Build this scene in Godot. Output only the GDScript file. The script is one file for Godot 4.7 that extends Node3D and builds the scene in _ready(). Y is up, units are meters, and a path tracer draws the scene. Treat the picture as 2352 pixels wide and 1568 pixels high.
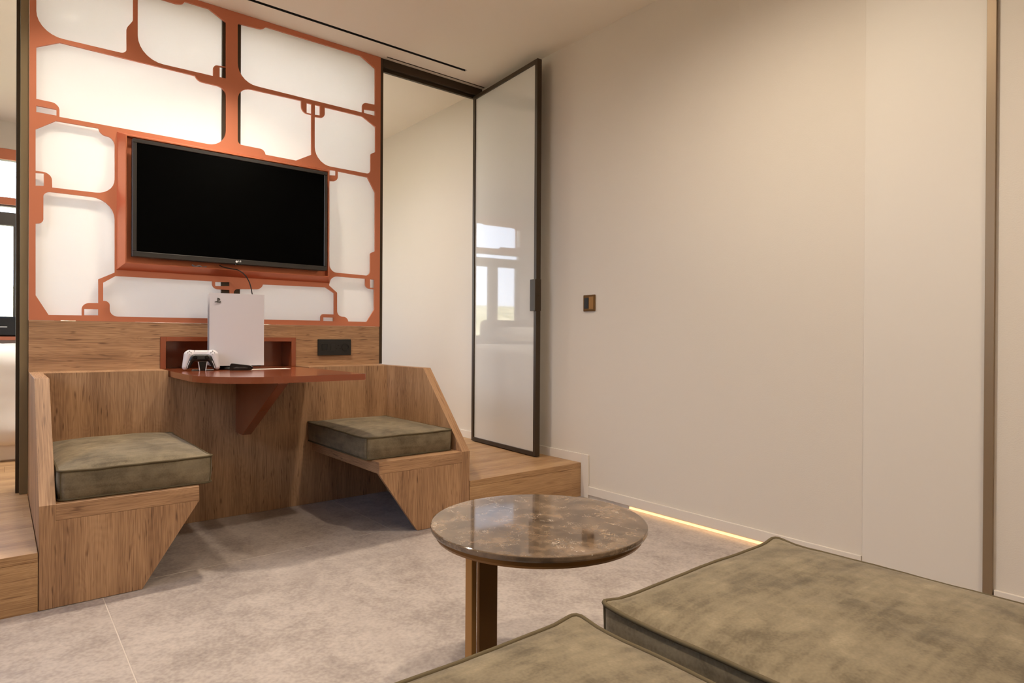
extends Node3D

# World: metres, y up. Camera stands at x = 0, z = 0; the television partition lies at z = -3.69,
# the right-hand wall at x = 2.70, the bedroom behind the partition runs back to z = -6.78.

const WALL_X := 2.7017
const CEIL_Y := 2.728
const PLAT_Y := 0.2
const PLAT_Z := -2.669
const BACK_Z := -3.479
const SCREEN_Z := -3.69
const FAR_Z := -6.78

# Openings cut in the copper screen: x, y, corner reach for each corner (metres in the screen's own plane)
const LATTICE_OPENINGS := [
	[0.1298, 2.5845, 0, 0.1304, 2.3424, 0.1012, 0.4921, 2.3471, 0.0262, 0.4917, 2.4776, 0.0087, 0.5203, 2.5237, 0.0088, 0.5198, 2.6679, 0],
	[0.5399, 2.6727, 0, 0.5409, 2.3391, 0.1145, 0.8965, 2.3444, 0, 0.8963, 2.4043, 0.0188, 0.9606, 2.4126, 0, 0.9597, 2.6548, 0, 0.8733, 2.7, 0, 0.7564, 2.7, 0, 0.744, 2.681, 0.0092, 0.7131, 2.674, 0.0045],
	[1.0208, 2.6683, 0.0096, 1.1523, 2.6768, 0.0123, 1.1751, 2.6975, 0.0049, 1.7554, 2.6998, 0.0054, 1.8541, 2.6467, 0.0055, 1.8554, 2.4162, 0, 1.7675, 2.4104, 0.0246, 1.7678, 2.3464, 0, 1.0221, 2.3477, 0.1012],
	[1.0222, 2.3212, 0.0723, 1.3797, 2.3279, 0, 1.38, 2.2602, 0.0359, 1.4412, 2.2587, 0, 1.4423, 2.0221, 0, 1.3493, 1.9703, 0, 1.1746, 1.9719, 0, 1.1672, 2.0002, 0.0223, 1.0235, 2.0014, 0.0241],
	[1.5224, 2.323, 0, 1.7691, 2.3235, 0.0055, 1.8582, 2.2772, 0, 1.8591, 2.1168, 0.0055, 1.8269, 2.0997, 0.0083, 1.8276, 1.9703, 0.0303, 1.462, 1.9726, 0.0988, 1.4607, 2.2527, 0, 1.5227, 2.2562, 0.0263],
	[1.6071, 1.9519, 0, 1.8052, 1.9474, 0, 1.8584, 1.8592, 0, 1.8604, 1.4855, 0.0055, 1.8272, 1.4714, 0.0083, 1.828, 1.3267, 0.0331, 1.5574, 1.3322, 0.0449, 1.5571, 1.3969, 0, 1.5323, 1.4002, 0, 1.53, 1.8809, 0, 1.6074, 1.8908, 0.0266],
	[1.5536, 1.2515, 0.0053, 1.5713, 1.3094, 0.0397, 1.794, 1.3066, 0, 1.7943, 1.2462, 0.0274, 1.8556, 1.244, 0, 1.8563, 1.1138, 0, 1.8047, 1.0351, 0, 1.6798, 1.0351, 0, 1.671, 1.0618, 0.0188, 1.607, 1.0654, 0.032, 1.6063, 1.2092, 0],
	[0.3964, 1.1972, 0, 0.4493, 1.2339, 0, 0.8955, 1.2352, 0, 0.8956, 1.1944, 0.0283, 0.9834, 1.1921, 0, 0.984, 1.0347, 0, 0.4242, 1.032, 0.0345, 0.424, 1.1063, 0.0194, 0.3967, 1.1084, 0],
	[1.0061, 1.1993, 0.0216, 1.1537, 1.2061, 0.0222, 1.1632, 1.2338, 0, 1.5331, 1.2384, 0, 1.5876, 1.2056, 0, 1.5883, 1.0755, 0, 1.504, 1.0757, 0.0183, 1.5041, 1.0356, 0, 1.0068, 1.0346, 0],
	[0.1587, 1.6116, 0.0265, 0.4439, 1.6127, 0.0972, 0.445, 1.2507, 0, 0.3765, 1.213, 0, 0.3769, 1.0958, 0, 0.3096, 1.0941, 0.0295, 0.3097, 1.0342, 0, 0.1798, 1.0326, 0, 0.1308, 1.1223, 0, 0.1299, 1.4564, 0, 0.1591, 1.462, 0.0183],
	[0.1288, 1.8943, 0, 0.2055, 1.95, 0, 0.3744, 1.9514, 0, 0.3852, 1.9221, 0.0192, 0.443, 1.9168, 0.0389, 0.4439, 1.6364, 0.0778, 0.1922, 1.6331, 0, 0.1903, 1.7004, 0.0328, 0.1293, 1.7012, 0],
	[0.1305, 2.2767, 0, 0.2201, 2.3239, 0, 0.8054, 2.3226, 0, 0.821, 2.2977, 0.0209, 0.961, 2.2973, 0.0429, 0.9623, 1.9726, 0.0906, 0.2189, 1.9717, 0, 0.2187, 2.0339, 0.0309, 0.1311, 2.0353, 0],
	[0.9285, 2.4038, 0, 0.9606, 2.4078, 0, 0.9608, 2.3484, 0, 0.9287, 2.347, 0],
	[1.7777, 2.3708, 0.0027, 1.8556, 2.3773, 0, 1.8557, 2.3458, 0, 1.7778, 2.3473, 0],
	[1.4108, 2.3228, 0, 1.4415, 2.3221, 0, 1.4417, 2.2645, 0, 1.4111, 2.2639, 0],
	[1.4614, 2.3235, 0, 1.4939, 2.3241, 0, 1.4942, 2.2668, 0, 1.4617, 2.2636, 0],
	[1.5297, 1.9497, 0, 1.5954, 1.9536, 0.0053, 1.5955, 1.9234, 0.0053, 1.5298, 1.9151, 0],
	[1.8251, 1.3058, 0, 1.8553, 1.305, 0, 1.8556, 1.2523, 0, 1.8254, 1.252, 0],
	[0.9102, 1.233, 0.0047, 0.9832, 1.2351, 0, 0.9833, 1.2136, 0, 0.9103, 1.2099, 0.0047],
	[1.5193, 1.0567, 0.0026, 1.5836, 1.0568, 0, 1.5838, 1.0343, 0, 1.5194, 1.0347, 0],
	[0.3191, 1.065, 0.0021, 0.3769, 1.0659, 0, 0.377, 1.0363, 0, 0.3192, 1.0351, 0],
	[0.1293, 1.6923, 0, 0.1603, 1.6949, 0, 0.1604, 1.6357, 0, 0.1295, 1.6325, 0],
	[0.1311, 2.0044, 0, 0.2079, 2.004, 0.0021, 0.208, 1.9752, 0, 0.1312, 1.9747, 0],
]

var M := {}
var used := {}


# ---------------------------------------------------------------- naming and adding
func numbered(called: String) -> String:
	if not used.has(called):
		used[called] = 0
		return called
	used[called] += 1
	return "%s_%03d" % [called, used[called]]


func tag(o: Node3D, label: String, category: String, group := "", kind := "") -> Node3D:
	if label != "":
		o.set_meta("label", label)
	if category != "":
		o.set_meta("category", category)
	if group != "":
		o.set_meta("group", group)
	if kind != "":
		o.set_meta("kind", kind)
	return o


func thing(called: String, at: Vector3, label: String, category: String, group := "", turn := 0.0) -> Node3D:
	var o := Node3D.new()
	o.name = numbered(called)
	add_child(o)
	o.position = at
	o.rotation.y = turn
	tag(o, label, category, group)
	return o


func structure(called: String, label: String, category: String) -> Node3D:
	var o := Node3D.new()
	o.name = called
	add_child(o)
	tag(o, label, category, "", "structure")
	return o


func put(st: SurfaceTool, called: String, m: Material, parent: Node) -> MeshInstance3D:
	var o := MeshInstance3D.new()
	o.name = numbered(called) if parent == self else called
	o.mesh = st.commit()
	o.material_override = m
	o.cast_shadow = GeometryInstance3D.SHADOW_CASTING_SETTING_ON
	parent.add_child(o, true)
	return o


# ---------------------------------------------------------------- mesh building
func mb() -> SurfaceTool:
	var st := SurfaceTool.new()
	st.begin(Mesh.PRIMITIVE_TRIANGLES)
	return st


func tri(st: SurfaceTool, a: Vector3, b: Vector3, c: Vector3, n: Vector3) -> void:
	var g := (b - a).cross(c - a)
	if g.length_squared() < 1e-16:
		return
	var nn := n.normalized()
	var order := [a, c, b] if g.dot(nn) > 0.0 else [a, b, c]
	for p in order:
		st.set_normal(nn)
		st.add_vertex(p)


func quad(st: SurfaceTool, a: Vector3, b: Vector3, c: Vector3, d: Vector3, n: Vector3) -> void:
	tri(st, a, b, c, n)
	tri(st, a, c, d, n)


# triangle with a normal of its own at each corner
func tri3(st: SurfaceTool, p: Array, n: Array) -> void:
	var g: Vector3 = (p[1] - p[0]).cross(p[2] - p[0])
	if g.length_squared() < 1e-18:
		return
	var order := [0, 2, 1] if g.dot(n[0] + n[1] + n[2]) > 0.0 else [0, 1, 2]
	for k in order:
		st.set_normal(n[k].normalized())
		st.add_vertex(p[k])


# box between two corners with chamfered edges
func box(st: SurfaceTool, lo: Vector3, hi: Vector3, bev := 0.0015) -> void:
	var b: float = minf(bev, 0.45 * minf(hi.x - lo.x, minf(hi.y - lo.y, hi.z - lo.z)))
	var mid := (lo + hi) * 0.5
	var hs := (hi - lo) * 0.5
	var ax := [Vector3.RIGHT, Vector3.UP, Vector3.BACK]
	var h := [hs.x, hs.y, hs.z]
	for i in 3:
		var j := (i + 1) % 3
		var k := (i + 2) % 3
		for s in [-1.0, 1.0]:
			var n: Vector3 = ax[i] * s
			var c: Vector3 = mid + n * h[i]
			var u: Vector3 = ax[j] * (h[j] - b)
			var v: Vector3 = ax[k] * (h[k] - b)
			quad(st, c - u - v, c + u - v, c + u + v, c - u + v, n)
	if b <= 0.0:
		return
	for i in 3:
		var j := (i + 1) % 3
		var k := (i + 2) % 3
		for sj in [-1.0, 1.0]:
			for sk in [-1.0, 1.0]:
				var e: Vector3 = ax[i] * (h[i] - b)
				var p: Vector3 = mid + ax[j] * sj * h[j] + ax[k] * sk * (h[k] - b)
				var q: Vector3 = mid + ax[j] * sj * (h[j] - b) + ax[k] * sk * h[k]
				quad(st, p - e, p + e, q + e, q - e, ax[j] * sj + ax[k] * sk)
	for sx in [-1.0, 1.0]:
		for sy in [-1.0, 1.0]:
			for sz in [-1.0, 1.0]:
				var a := mid + Vector3(sx * hs.x, sy * (hs.y - b), sz * (hs.z - b))
				var bb := mid + Vector3(sx * (hs.x - b), sy * hs.y, sz * (hs.z - b))
				var c2 := mid + Vector3(sx * (hs.x - b), sy * (hs.y - b), sz * hs.z)
				tri(st, a, bb, c2, Vector3(sx, sy, sz))


func box_part(called: String, m: Material, parent: Node, lo: Vector3, hi: Vector3, bev := 0.0015) -> MeshInstance3D:
	var st := mb()
	box(st, lo, hi, bev)
	return put(st, called, m, parent)


# a flat outline pushed through a thickness. axis 0: outline is (z, y), pushed along x; 1: outline is (x, z), pushed along y; 2: outline is (x, y), pushed along z
func prism(st: SurfaceTool, poly: PackedVector2Array, axis: int, from: float, to: float, bev := 0.0) -> void:
	var pl := poly
	if Geometry2D.is_polygon_clockwise(pl):
		pl = pl.duplicate()
		pl.reverse()
	var caps := pl
	if bev > 0.0:
		var shrunk := Geometry2D.offset_polygon(pl, -bev, Geometry2D.JOIN_MITER)
		if shrunk.size() == 1 and shrunk[0].size() == pl.size():
			# match the corners of the shrunk outline to those of the outline
			caps = PackedVector2Array()
			for p in pl:
				var best: Vector2 = shrunk[0][0]
				for q in shrunk[0]:
					if q.distance_squared_to(p) < best.distance_squared_to(p):
						best = q
				caps.append(best)
		else:
			bev = 0.0
	var tris := Geometry2D.triangulate_polygon(caps)
	for side in [[from, -1.0, bev], [to, 1.0, -bev]]:
		for t in range(0, tris.size(), 3):
			tri(st, lift(caps[tris[t]], axis, side[0]), lift(caps[tris[t + 1]], axis, side[0]), lift(caps[tris[t + 2]], axis, side[0]), lift(Vector2.ZERO, axis, 1.0) * side[1])
	for i in pl.size():
		var a := pl[i]
		var b := pl[(i + 1) % pl.size()]
		var e := (b - a).normalized()
		var out2 := Vector2(e.y, -e.x)
		var n := lift(out2, axis, 0.0)
		quad(st, lift(a, axis, from + bev), lift(b, axis, from + bev), lift(b, axis, to - bev), lift(a, axis, to - bev), n)
		if bev > 0.0:
			var ca := caps[i]
			var cb := caps[(i + 1) % pl.size()]
			quad(st, lift(a, axis, from + bev), lift(b, axis, from + bev), lift(cb, axis, from), lift(ca, axis, from), n - lift(Vector2.ZERO, axis, 1.0))
			quad(st, lift(a, axis, to - bev), lift(b, axis, to - bev), lift(cb, axis, to), lift(ca, axis, to), n + lift(Vector2.ZERO, axis, 1.0))


func lift(p: Vector2, axis: int, d: float) -> Vector3:
	if axis == 0:
		return Vector3(d, p.y, p.x)
	if axis == 1:
		return Vector3(p.x, d, p.y)
	return Vector3(p.x, p.y, d)


# corners [x, y, reach, ...] -> outline with each corner of some reach rounded
func rounded(flat: Array, steps := 7) -> PackedVector2Array:
	var pts := PackedVector2Array()
	var n := flat.size() / 3
	for i in n:
		var p := Vector2(flat[i * 3], flat[i * 3 + 1])
		var r: float = flat[i * 3 + 2]
		if r <= 0.0:
			pts.append(p)
			continue
		var a := Vector2(flat[((i + n - 1) % n) * 3], flat[((i + n - 1) % n) * 3 + 1])
		var b := Vector2(flat[((i + 1) % n) * 3], flat[((i + 1) % n) * 3 + 1])
		var ra: float = minf(r, 0.49 * p.distance_to(a) if flat[((i + n - 1) % n) * 3 + 2] > 0.0 else 0.98 * p.distance_to(a))
		var rb: float = minf(r, 0.49 * p.distance_to(b) if flat[((i + 1) % n) * 3 + 2] > 0.0 else 0.98 * p.distance_to(b))
		var s := p + (a - p).normalized() * ra
		var e := p + (b - p).normalized() * rb
		for k in steps + 1:
			var t := float(k) / steps
			# a conic close to a circular arc
			var w := 0.7071
			var d := (1 - t) * (1 - t) + 2 * w * t * (1 - t) + t * t
			pts.append((s * (1 - t) * (1 - t) + p * 2 * w * t * (1 - t) + e * t * t) / d)
	return pts


func tube(st: SurfaceTool, path: Array, r: float, sides := 8, closed := false) -> void:
	var n := path.size()
	var rings := []
	var up := Vector3.UP
	for i in n:
		var a: Vector3 = path[(i + n - 1) % n] if closed or i > 0 else path[i]
		var b: Vector3 = path[(i + 1) % n] if closed or i < n - 1 else path[i]
		var t: Vector3 = (b - a).normalized()
		if absf(t.dot(up)) > 0.98:
			up = Vector3.RIGHT if absf(t.x) < 0.9 else Vector3.BACK
		var x := t.cross(up).normalized()
		var y := x.cross(t).normalized()
		var ring := []
		for k in sides:
			var ang := TAU * k / sides
			ring.append([path[i] + (x * cos(ang) + y * sin(ang)) * r, x * cos(ang) + y * sin(ang)])
		rings.append(ring)
	for i in (n if closed else n - 1):
		var ra: Array = rings[i]
		var rb: Array = rings[(i + 1) % n]
		for k in sides:
			var l := (k + 1) % sides
			tri3(st, [ra[k][0], rb[k][0], rb[l][0]], [ra[k][1], rb[k][1], rb[l][1]])
			tri3(st, [ra[k][0], rb[l][0], ra[l][0]], [ra[k][1], rb[l][1], ra[l][1]])
	if not closed:
		for end in [0, n - 1]:
			var dir: Vector3 = (path[end] - path[1 if end == 0 else n - 2]).normalized()
			for k in range(1, sides - 1):
				tri(st, rings[end][0][0], rings[end][k][0], rings[end][k + 1][0], dir)


# profile [[r, y], ...] turned about the y axis
func lathe(st: SurfaceTool, prof: Array, centre: Vector3, seg := 64) -> void:
	for i in prof.size() - 1:
		var a: Array = prof[i]
		var b: Array = prof[i + 1]
		var d := Vector2(b[0] - a[0], b[1] - a[1])
		var n2 := Vector2(-d.y, d.x).normalized()
		if n2.x < 0.0 and absf(n2.x) > 0.05:
			n2 = -n2
		for k in seg:
			var t0 := TAU * k / seg
			var t1 := TAU * (k + 1) / seg
			var c0 := Vector3(cos(t0), 0, sin(t0))
			var c1 := Vector3(cos(t1), 0, sin(t1))
			var up := Vector3(0, n2.y, 0)
			var n0: Vector3 = c0 * n2.x + up
			var n1: Vector3 = c1 * n2.x + up
			var p00: Vector3 = centre + c0 * a[0] + Vector3(0, a[1], 0)
			var p01: Vector3 = centre + c1 * a[0] + Vector3(0, a[1], 0)
			var p10: Vector3 = centre + c0 * b[0] + Vector3(0, b[1], 0)
			var p11: Vector3 = centre + c1 * b[0] + Vector3(0, b[1], 0)
			tri3(st, [p00, p10, p11], [n0, n0, n1])
			tri3(st, [p00, p11, p01], [n0, n1, n1])


# distance field -> surface net, cells of size c between lo and hi
func surface_net(st: SurfaceTool, field: Callable, lo: Vector3, hi: Vector3, c: float, xf := Transform3D()) -> void:
	var nx := int(ceil((hi.x - lo.x) / c)) + 1
	var ny := int(ceil((hi.y - lo.y) / c)) + 1
	var nz := int(ceil((hi.z - lo.z) / c)) + 1
	var v := PackedFloat32Array()
	v.resize(nx * ny * nz)
	for k in nz:
		for j in ny:
			for i in nx:
				v[(k * ny + j) * nx + i] = field.call(lo + Vector3(i, j, k) * c)
	var idx := {}
	var pos := []
	var nor := []
	var corner := [Vector3i(0, 0, 0), Vector3i(1, 0, 0), Vector3i(0, 1, 0), Vector3i(1, 1, 0), Vector3i(0, 0, 1), Vector3i(1, 0, 1), Vector3i(0, 1, 1), Vector3i(1, 1, 1)]
	for k in nz - 1:
		for j in ny - 1:
			for i in nx - 1:
				var s := []
				var neg := 0
				for o in corner:
					var d: float = v[((k + o.z) * ny + j + o.y) * nx + i + o.x]
					s.append(d)
					neg += 1 if d < 0.0 else 0
				if neg == 0 or neg == 8:
					continue
				var sum := Vector3.ZERO
				var cnt := 0
				for a in 8:
					for b in [1, 2, 4]:
						if a & b == 0 and (s[a] < 0.0) != (s[a | b] < 0.0):
							var t: float = s[a] / (s[a] - s[a | b])
							sum += Vector3(corner[a]).lerp(Vector3(corner[a | b]), t)
							cnt += 1
				var g := Vector3(s[1] + s[3] + s[5] + s[7] - s[0] - s[2] - s[4] - s[6], s[2] + s[3] + s[6] + s[7] - s[0] - s[1] - s[4] - s[5], s[4] + s[5] + s[6] + s[7] - s[0] - s[1] - s[2] - s[3])
				idx[(k * ny + j) * nx + i] = pos.size()
				pos.append(xf * (lo + (Vector3(i, j, k) + sum / cnt) * c))
				nor.append((xf.basis * g).normalized())
	var step := [1, nx, nx * ny]
	for cell in idx:
		var i: int = cell % nx
		var j: int = (cell / nx) % ny
		var k: int = cell / (nx * ny)
		var p := [i, j, k]
		for a in 3:
			var b := (a + 1) % 3
			var d := (a + 2) % 3
			if p[b] == 0 or p[d] == 0:
				continue
			if (v[cell] < 0.0) == (v[cell + step[a]] < 0.0):
				continue
			var q := [cell, cell - step[b], cell - step[b] - step[d], cell - step[d]]
			if not (idx.has(q[1]) and idx.has(q[2]) and idx.has(q[3])):
				continue
			var w := []
			for e in q:
				w.append(idx[e])
			tri3(st, [pos[w[0]], pos[w[1]], pos[w[2]]], [nor[w[0]], nor[w[1]], nor[w[2]]])
			tri3(st, [pos[w[0]], pos[w[2]], pos[w[3]]], [nor[w[0]], nor[w[2]], nor[w[3]]])


func capsule(p: Vector3, a: Vector3, b: Vector3, ra: float, rb: float) -> float:
	var ab := b - a
	var t := clampf((p - a).dot(ab) / ab.length_squared(), 0.0, 1.0)
	return (p - a - ab * t).length() - lerpf(ra, rb, t)


func round_box(p: Vector3, c: Vector3, h: Vector3, r: float) -> float:
	var q := (p - c).abs() - h + Vector3(r, r, r)
	return Vector3(maxf(q.x, 0), maxf(q.y, 0), maxf(q.z, 0)).length() + minf(maxf(q.x, maxf(q.y, q.z)), 0.0) - r


func smin(a: float, b: float, k: float) -> float:
	var h := clampf(0.5 + 0.5 * (b - a) / k, 0.0, 1.0)
	return lerpf(b, a, h) - k * h * (1.0 - h)


# ---------------------------------------------------------------- textures
func noise_bytes(w: int, h: int, sd: int, freq: float, octaves := 3, kind := FastNoiseLite.TYPE_SIMPLEX_SMOOTH, fractal := FastNoiseLite.FRACTAL_FBM, warp := 0.0) -> PackedByteArray:
	var n := FastNoiseLite.new()
	n.seed = sd
	n.noise_type = kind
	n.frequency = freq
	n.fractal_type = fractal
	n.fractal_octaves = octaves
	if warp > 0.0:
		n.domain_warp_enabled = true
		n.domain_warp_amplitude = warp
		n.domain_warp_frequency = freq * 0.9
		n.domain_warp_fractal_octaves = 3
	var im := n.get_seamless_image(w, h)
	im.convert(Image.FORMAT_L8)
	return im.get_data()


func stretched(w: int, h: int, sw: int, sh: int, sd: int, freq: float, octaves := 3) -> PackedByteArray:
	var im := Image.create_from_data(sw, sh, false, Image.FORMAT_L8, noise_bytes(sw, sh, sd, freq, octaves))
	im.resize(w, h, Image.INTERPOLATE_CUBIC)
	return im.get_data()


func ramp(stops: Array, t: float) -> Color:
	if t <= stops[0][0]:
		return stops[0][1]
	for i in range(1, stops.size()):
		if t <= stops[i][0]:
			return stops[i - 1][1].lerp(stops[i][1], (t - stops[i - 1][0]) / (stops[i][0] - stops[i - 1][0]))
	return stops[-1][1]


func lut(stops: Array) -> PackedByteArray:
	var o := PackedByteArray()
	for i in 256:
		var c := ramp(stops, i / 255.0)
		o.append(c.r8)
		o.append(c.g8)
		o.append(c.b8)
	return o


func c8(r: int, g: int, b: int) -> Color:
	return Color8(r, g, b)


# oak: long streaks, growth lines bent by slow noise, dark pores. Grain runs up the picture.
func wood_image(w: int, h: int, sd: int, stops: Array, lines: float) -> Image:
	var broad := stretched(w, h, w / 4, 16, sd, 0.035, 3)
	var fine := stretched(w, h, w, 20, sd + 1, 0.3, 2)
	var pores := stretched(w, h, w, h / 56, sd + 2, 0.4, 2)
	var bend := stretched(w, h, w / 8, h / 40, sd + 3, 0.06, 2)
	var crack := stretched(w, h, w / 2, h / 14, sd + 4, 0.11, 2)
	var col := lut(stops)
	var o := PackedByteArray()
	o.resize(w * h * 3)
	for y in h:
		for x in w:
			var i := y * w + x
			var ring := sin((float(x) / w * lines + (bend[i] - 128) * 0.045) * TAU)
			var t: float = 132.0 + (broad[i] - 128) * 0.30 + (fine[i] - 128) * 0.46 + ring * 7.0
			if pores[i] < 108:
				t -= (108 - pores[i]) * 0.62
			if crack[i] < 58:
				t -= (58 - crack[i]) * 2.0
			var k := clampi(int(t), 0, 255) * 3
			o[i * 3] = col[k]
			o[i * 3 + 1] = col[k + 1]
			o[i * 3 + 2] = col[k + 2]
	return Image.create_from_data(w, h, false, Image.FORMAT_RGB8, o)


func marble_image(s: int) -> Image:
	var body := noise_bytes(s, s, 11, 0.02, 5, FastNoiseLite.TYPE_SIMPLEX_SMOOTH, FastNoiseLite.FRACTAL_FBM, 40.0)
	var cloud := noise_bytes(s, s, 12, 0.0042, 3)
	var wisp := noise_bytes(s, s, 18, 0.007, 4, FastNoiseLite.TYPE_SIMPLEX_SMOOTH, FastNoiseLite.FRACTAL_FBM, 60.0)
	var wisp2 := noise_bytes(s, s, 19, 0.016, 4, FastNoiseLite.TYPE_SIMPLEX_SMOOTH, FastNoiseLite.FRACTAL_FBM, 40.0)
	var vein := noise_bytes(s, s, 13, 0.0034, 2, FastNoiseLite.TYPE_SIMPLEX_SMOOTH, FastNoiseLite.FRACTAL_FBM, 30.0)
	var kink := noise_bytes(s, s, 14, 0.03, 3)
	var where := noise_bytes(s, s, 15, 0.008, 2)
	var col := lut([[0.0, c8(46, 38, 32)], [0.3, c8(80, 66, 54)], [0.5, c8(104, 86, 70)], [0.72, c8(128, 106, 86)], [1.0, c8(160, 136, 112)]])
	var o := PackedByteArray()
	o.resize(s * s * 3)
	for i in s * s:
		var t: float = 118.0 + (body[i] - 128) * 0.34 + (cloud[i] - 128) * 0.5
		var k := clampi(int(t), 0, 255) * 3
		var r: float = col[k]
		var g: float = col[k + 1]
		var b: float = col[k + 2]
		# fine pale wisps in drifts
		var w := 0.0
		var e1: float = absf(wisp[i] - 128.0)
		if e1 < 5.0:
			w = (5.0 - e1) / 5.0 * clampf((where[i] - 96) / 60.0, 0.0, 1.0) * 0.62
		var e2: float = absf(wisp2[i] - 124.0)
		if e2 < 4.0:
			w = maxf(w, (4.0 - e2) / 4.0 * clampf((where[i] - 110) / 50.0, 0.0, 1.0) * 0.5)
		r = lerpf(r, 196, w)
		g = lerpf(g, 168, w)
		b = lerpf(b, 136, w)
		# a few white veins
		var v := 0.0
		var d1: float = absf(vein[i] + (kink[i] - 128) * 0.2 - 128.0)
		if d1 < 1.1:
			v = (1.1 - d1) / 1.1 * clampf((where[i] - 116) / 14.0, 0.0, 1.0)
		o[i * 3] = int(lerpf(r, 238, v))
		o[i * 3 + 1] = int(lerpf(g, 230, v))
		o[i * 3 + 2] = int(lerpf(b, 218, v))
	return Image.create_from_data(s, s, false, Image.FORMAT_RGB8, o)


func blend_image(s: int, layers: Array, stops: Array) -> Image:
	var col := lut(stops)
	var o := PackedByteArray()
	o.resize(s * s * 3)
	for i in s * s:
		var t := 128.0
		for l in layers:
			t += (l[0][i] - 128) * l[1]
		var k := clampi(int(t), 0, 255) * 3
		o[i * 3] = col[k]
		o[i * 3 + 1] = col[k + 1]
		o[i * 3 + 2] = col[k + 2]
	return Image.create_from_data(s, s, false, Image.FORMAT_RGB8, o)


func grey_texture(w: int, h: int, data: PackedByteArray) -> ImageTexture:
	return ImageTexture.create_from_image(Image.create_from_data(w, h, false, Image.FORMAT_L8, data))


# ---------------------------------------------------------------- materials
func plain(called: String, c: Color, rough: float, metal := 0.0, spec := 0.5) -> StandardMaterial3D:
	var m := StandardMaterial3D.new()
	m.resource_name = called
	m.albedo_color = c
	m.roughness = rough
	m.metallic = metal
	m.metallic_specular = spec
	return m


func textured(called: String, tex: Texture2D, metres: float, rough: float, world := true, offset := Vector3.ZERO) -> StandardMaterial3D:
	var m := plain(called, Color.WHITE, rough)
	m.albedo_texture = tex
	m.uv1_triplanar = true
	m.uv1_world_triplanar = world
	m.uv1_triplanar_sharpness = 12.0
	m.uv1_scale = Vector3.ONE / metres
	m.uv1_offset = offset
	return m


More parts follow.
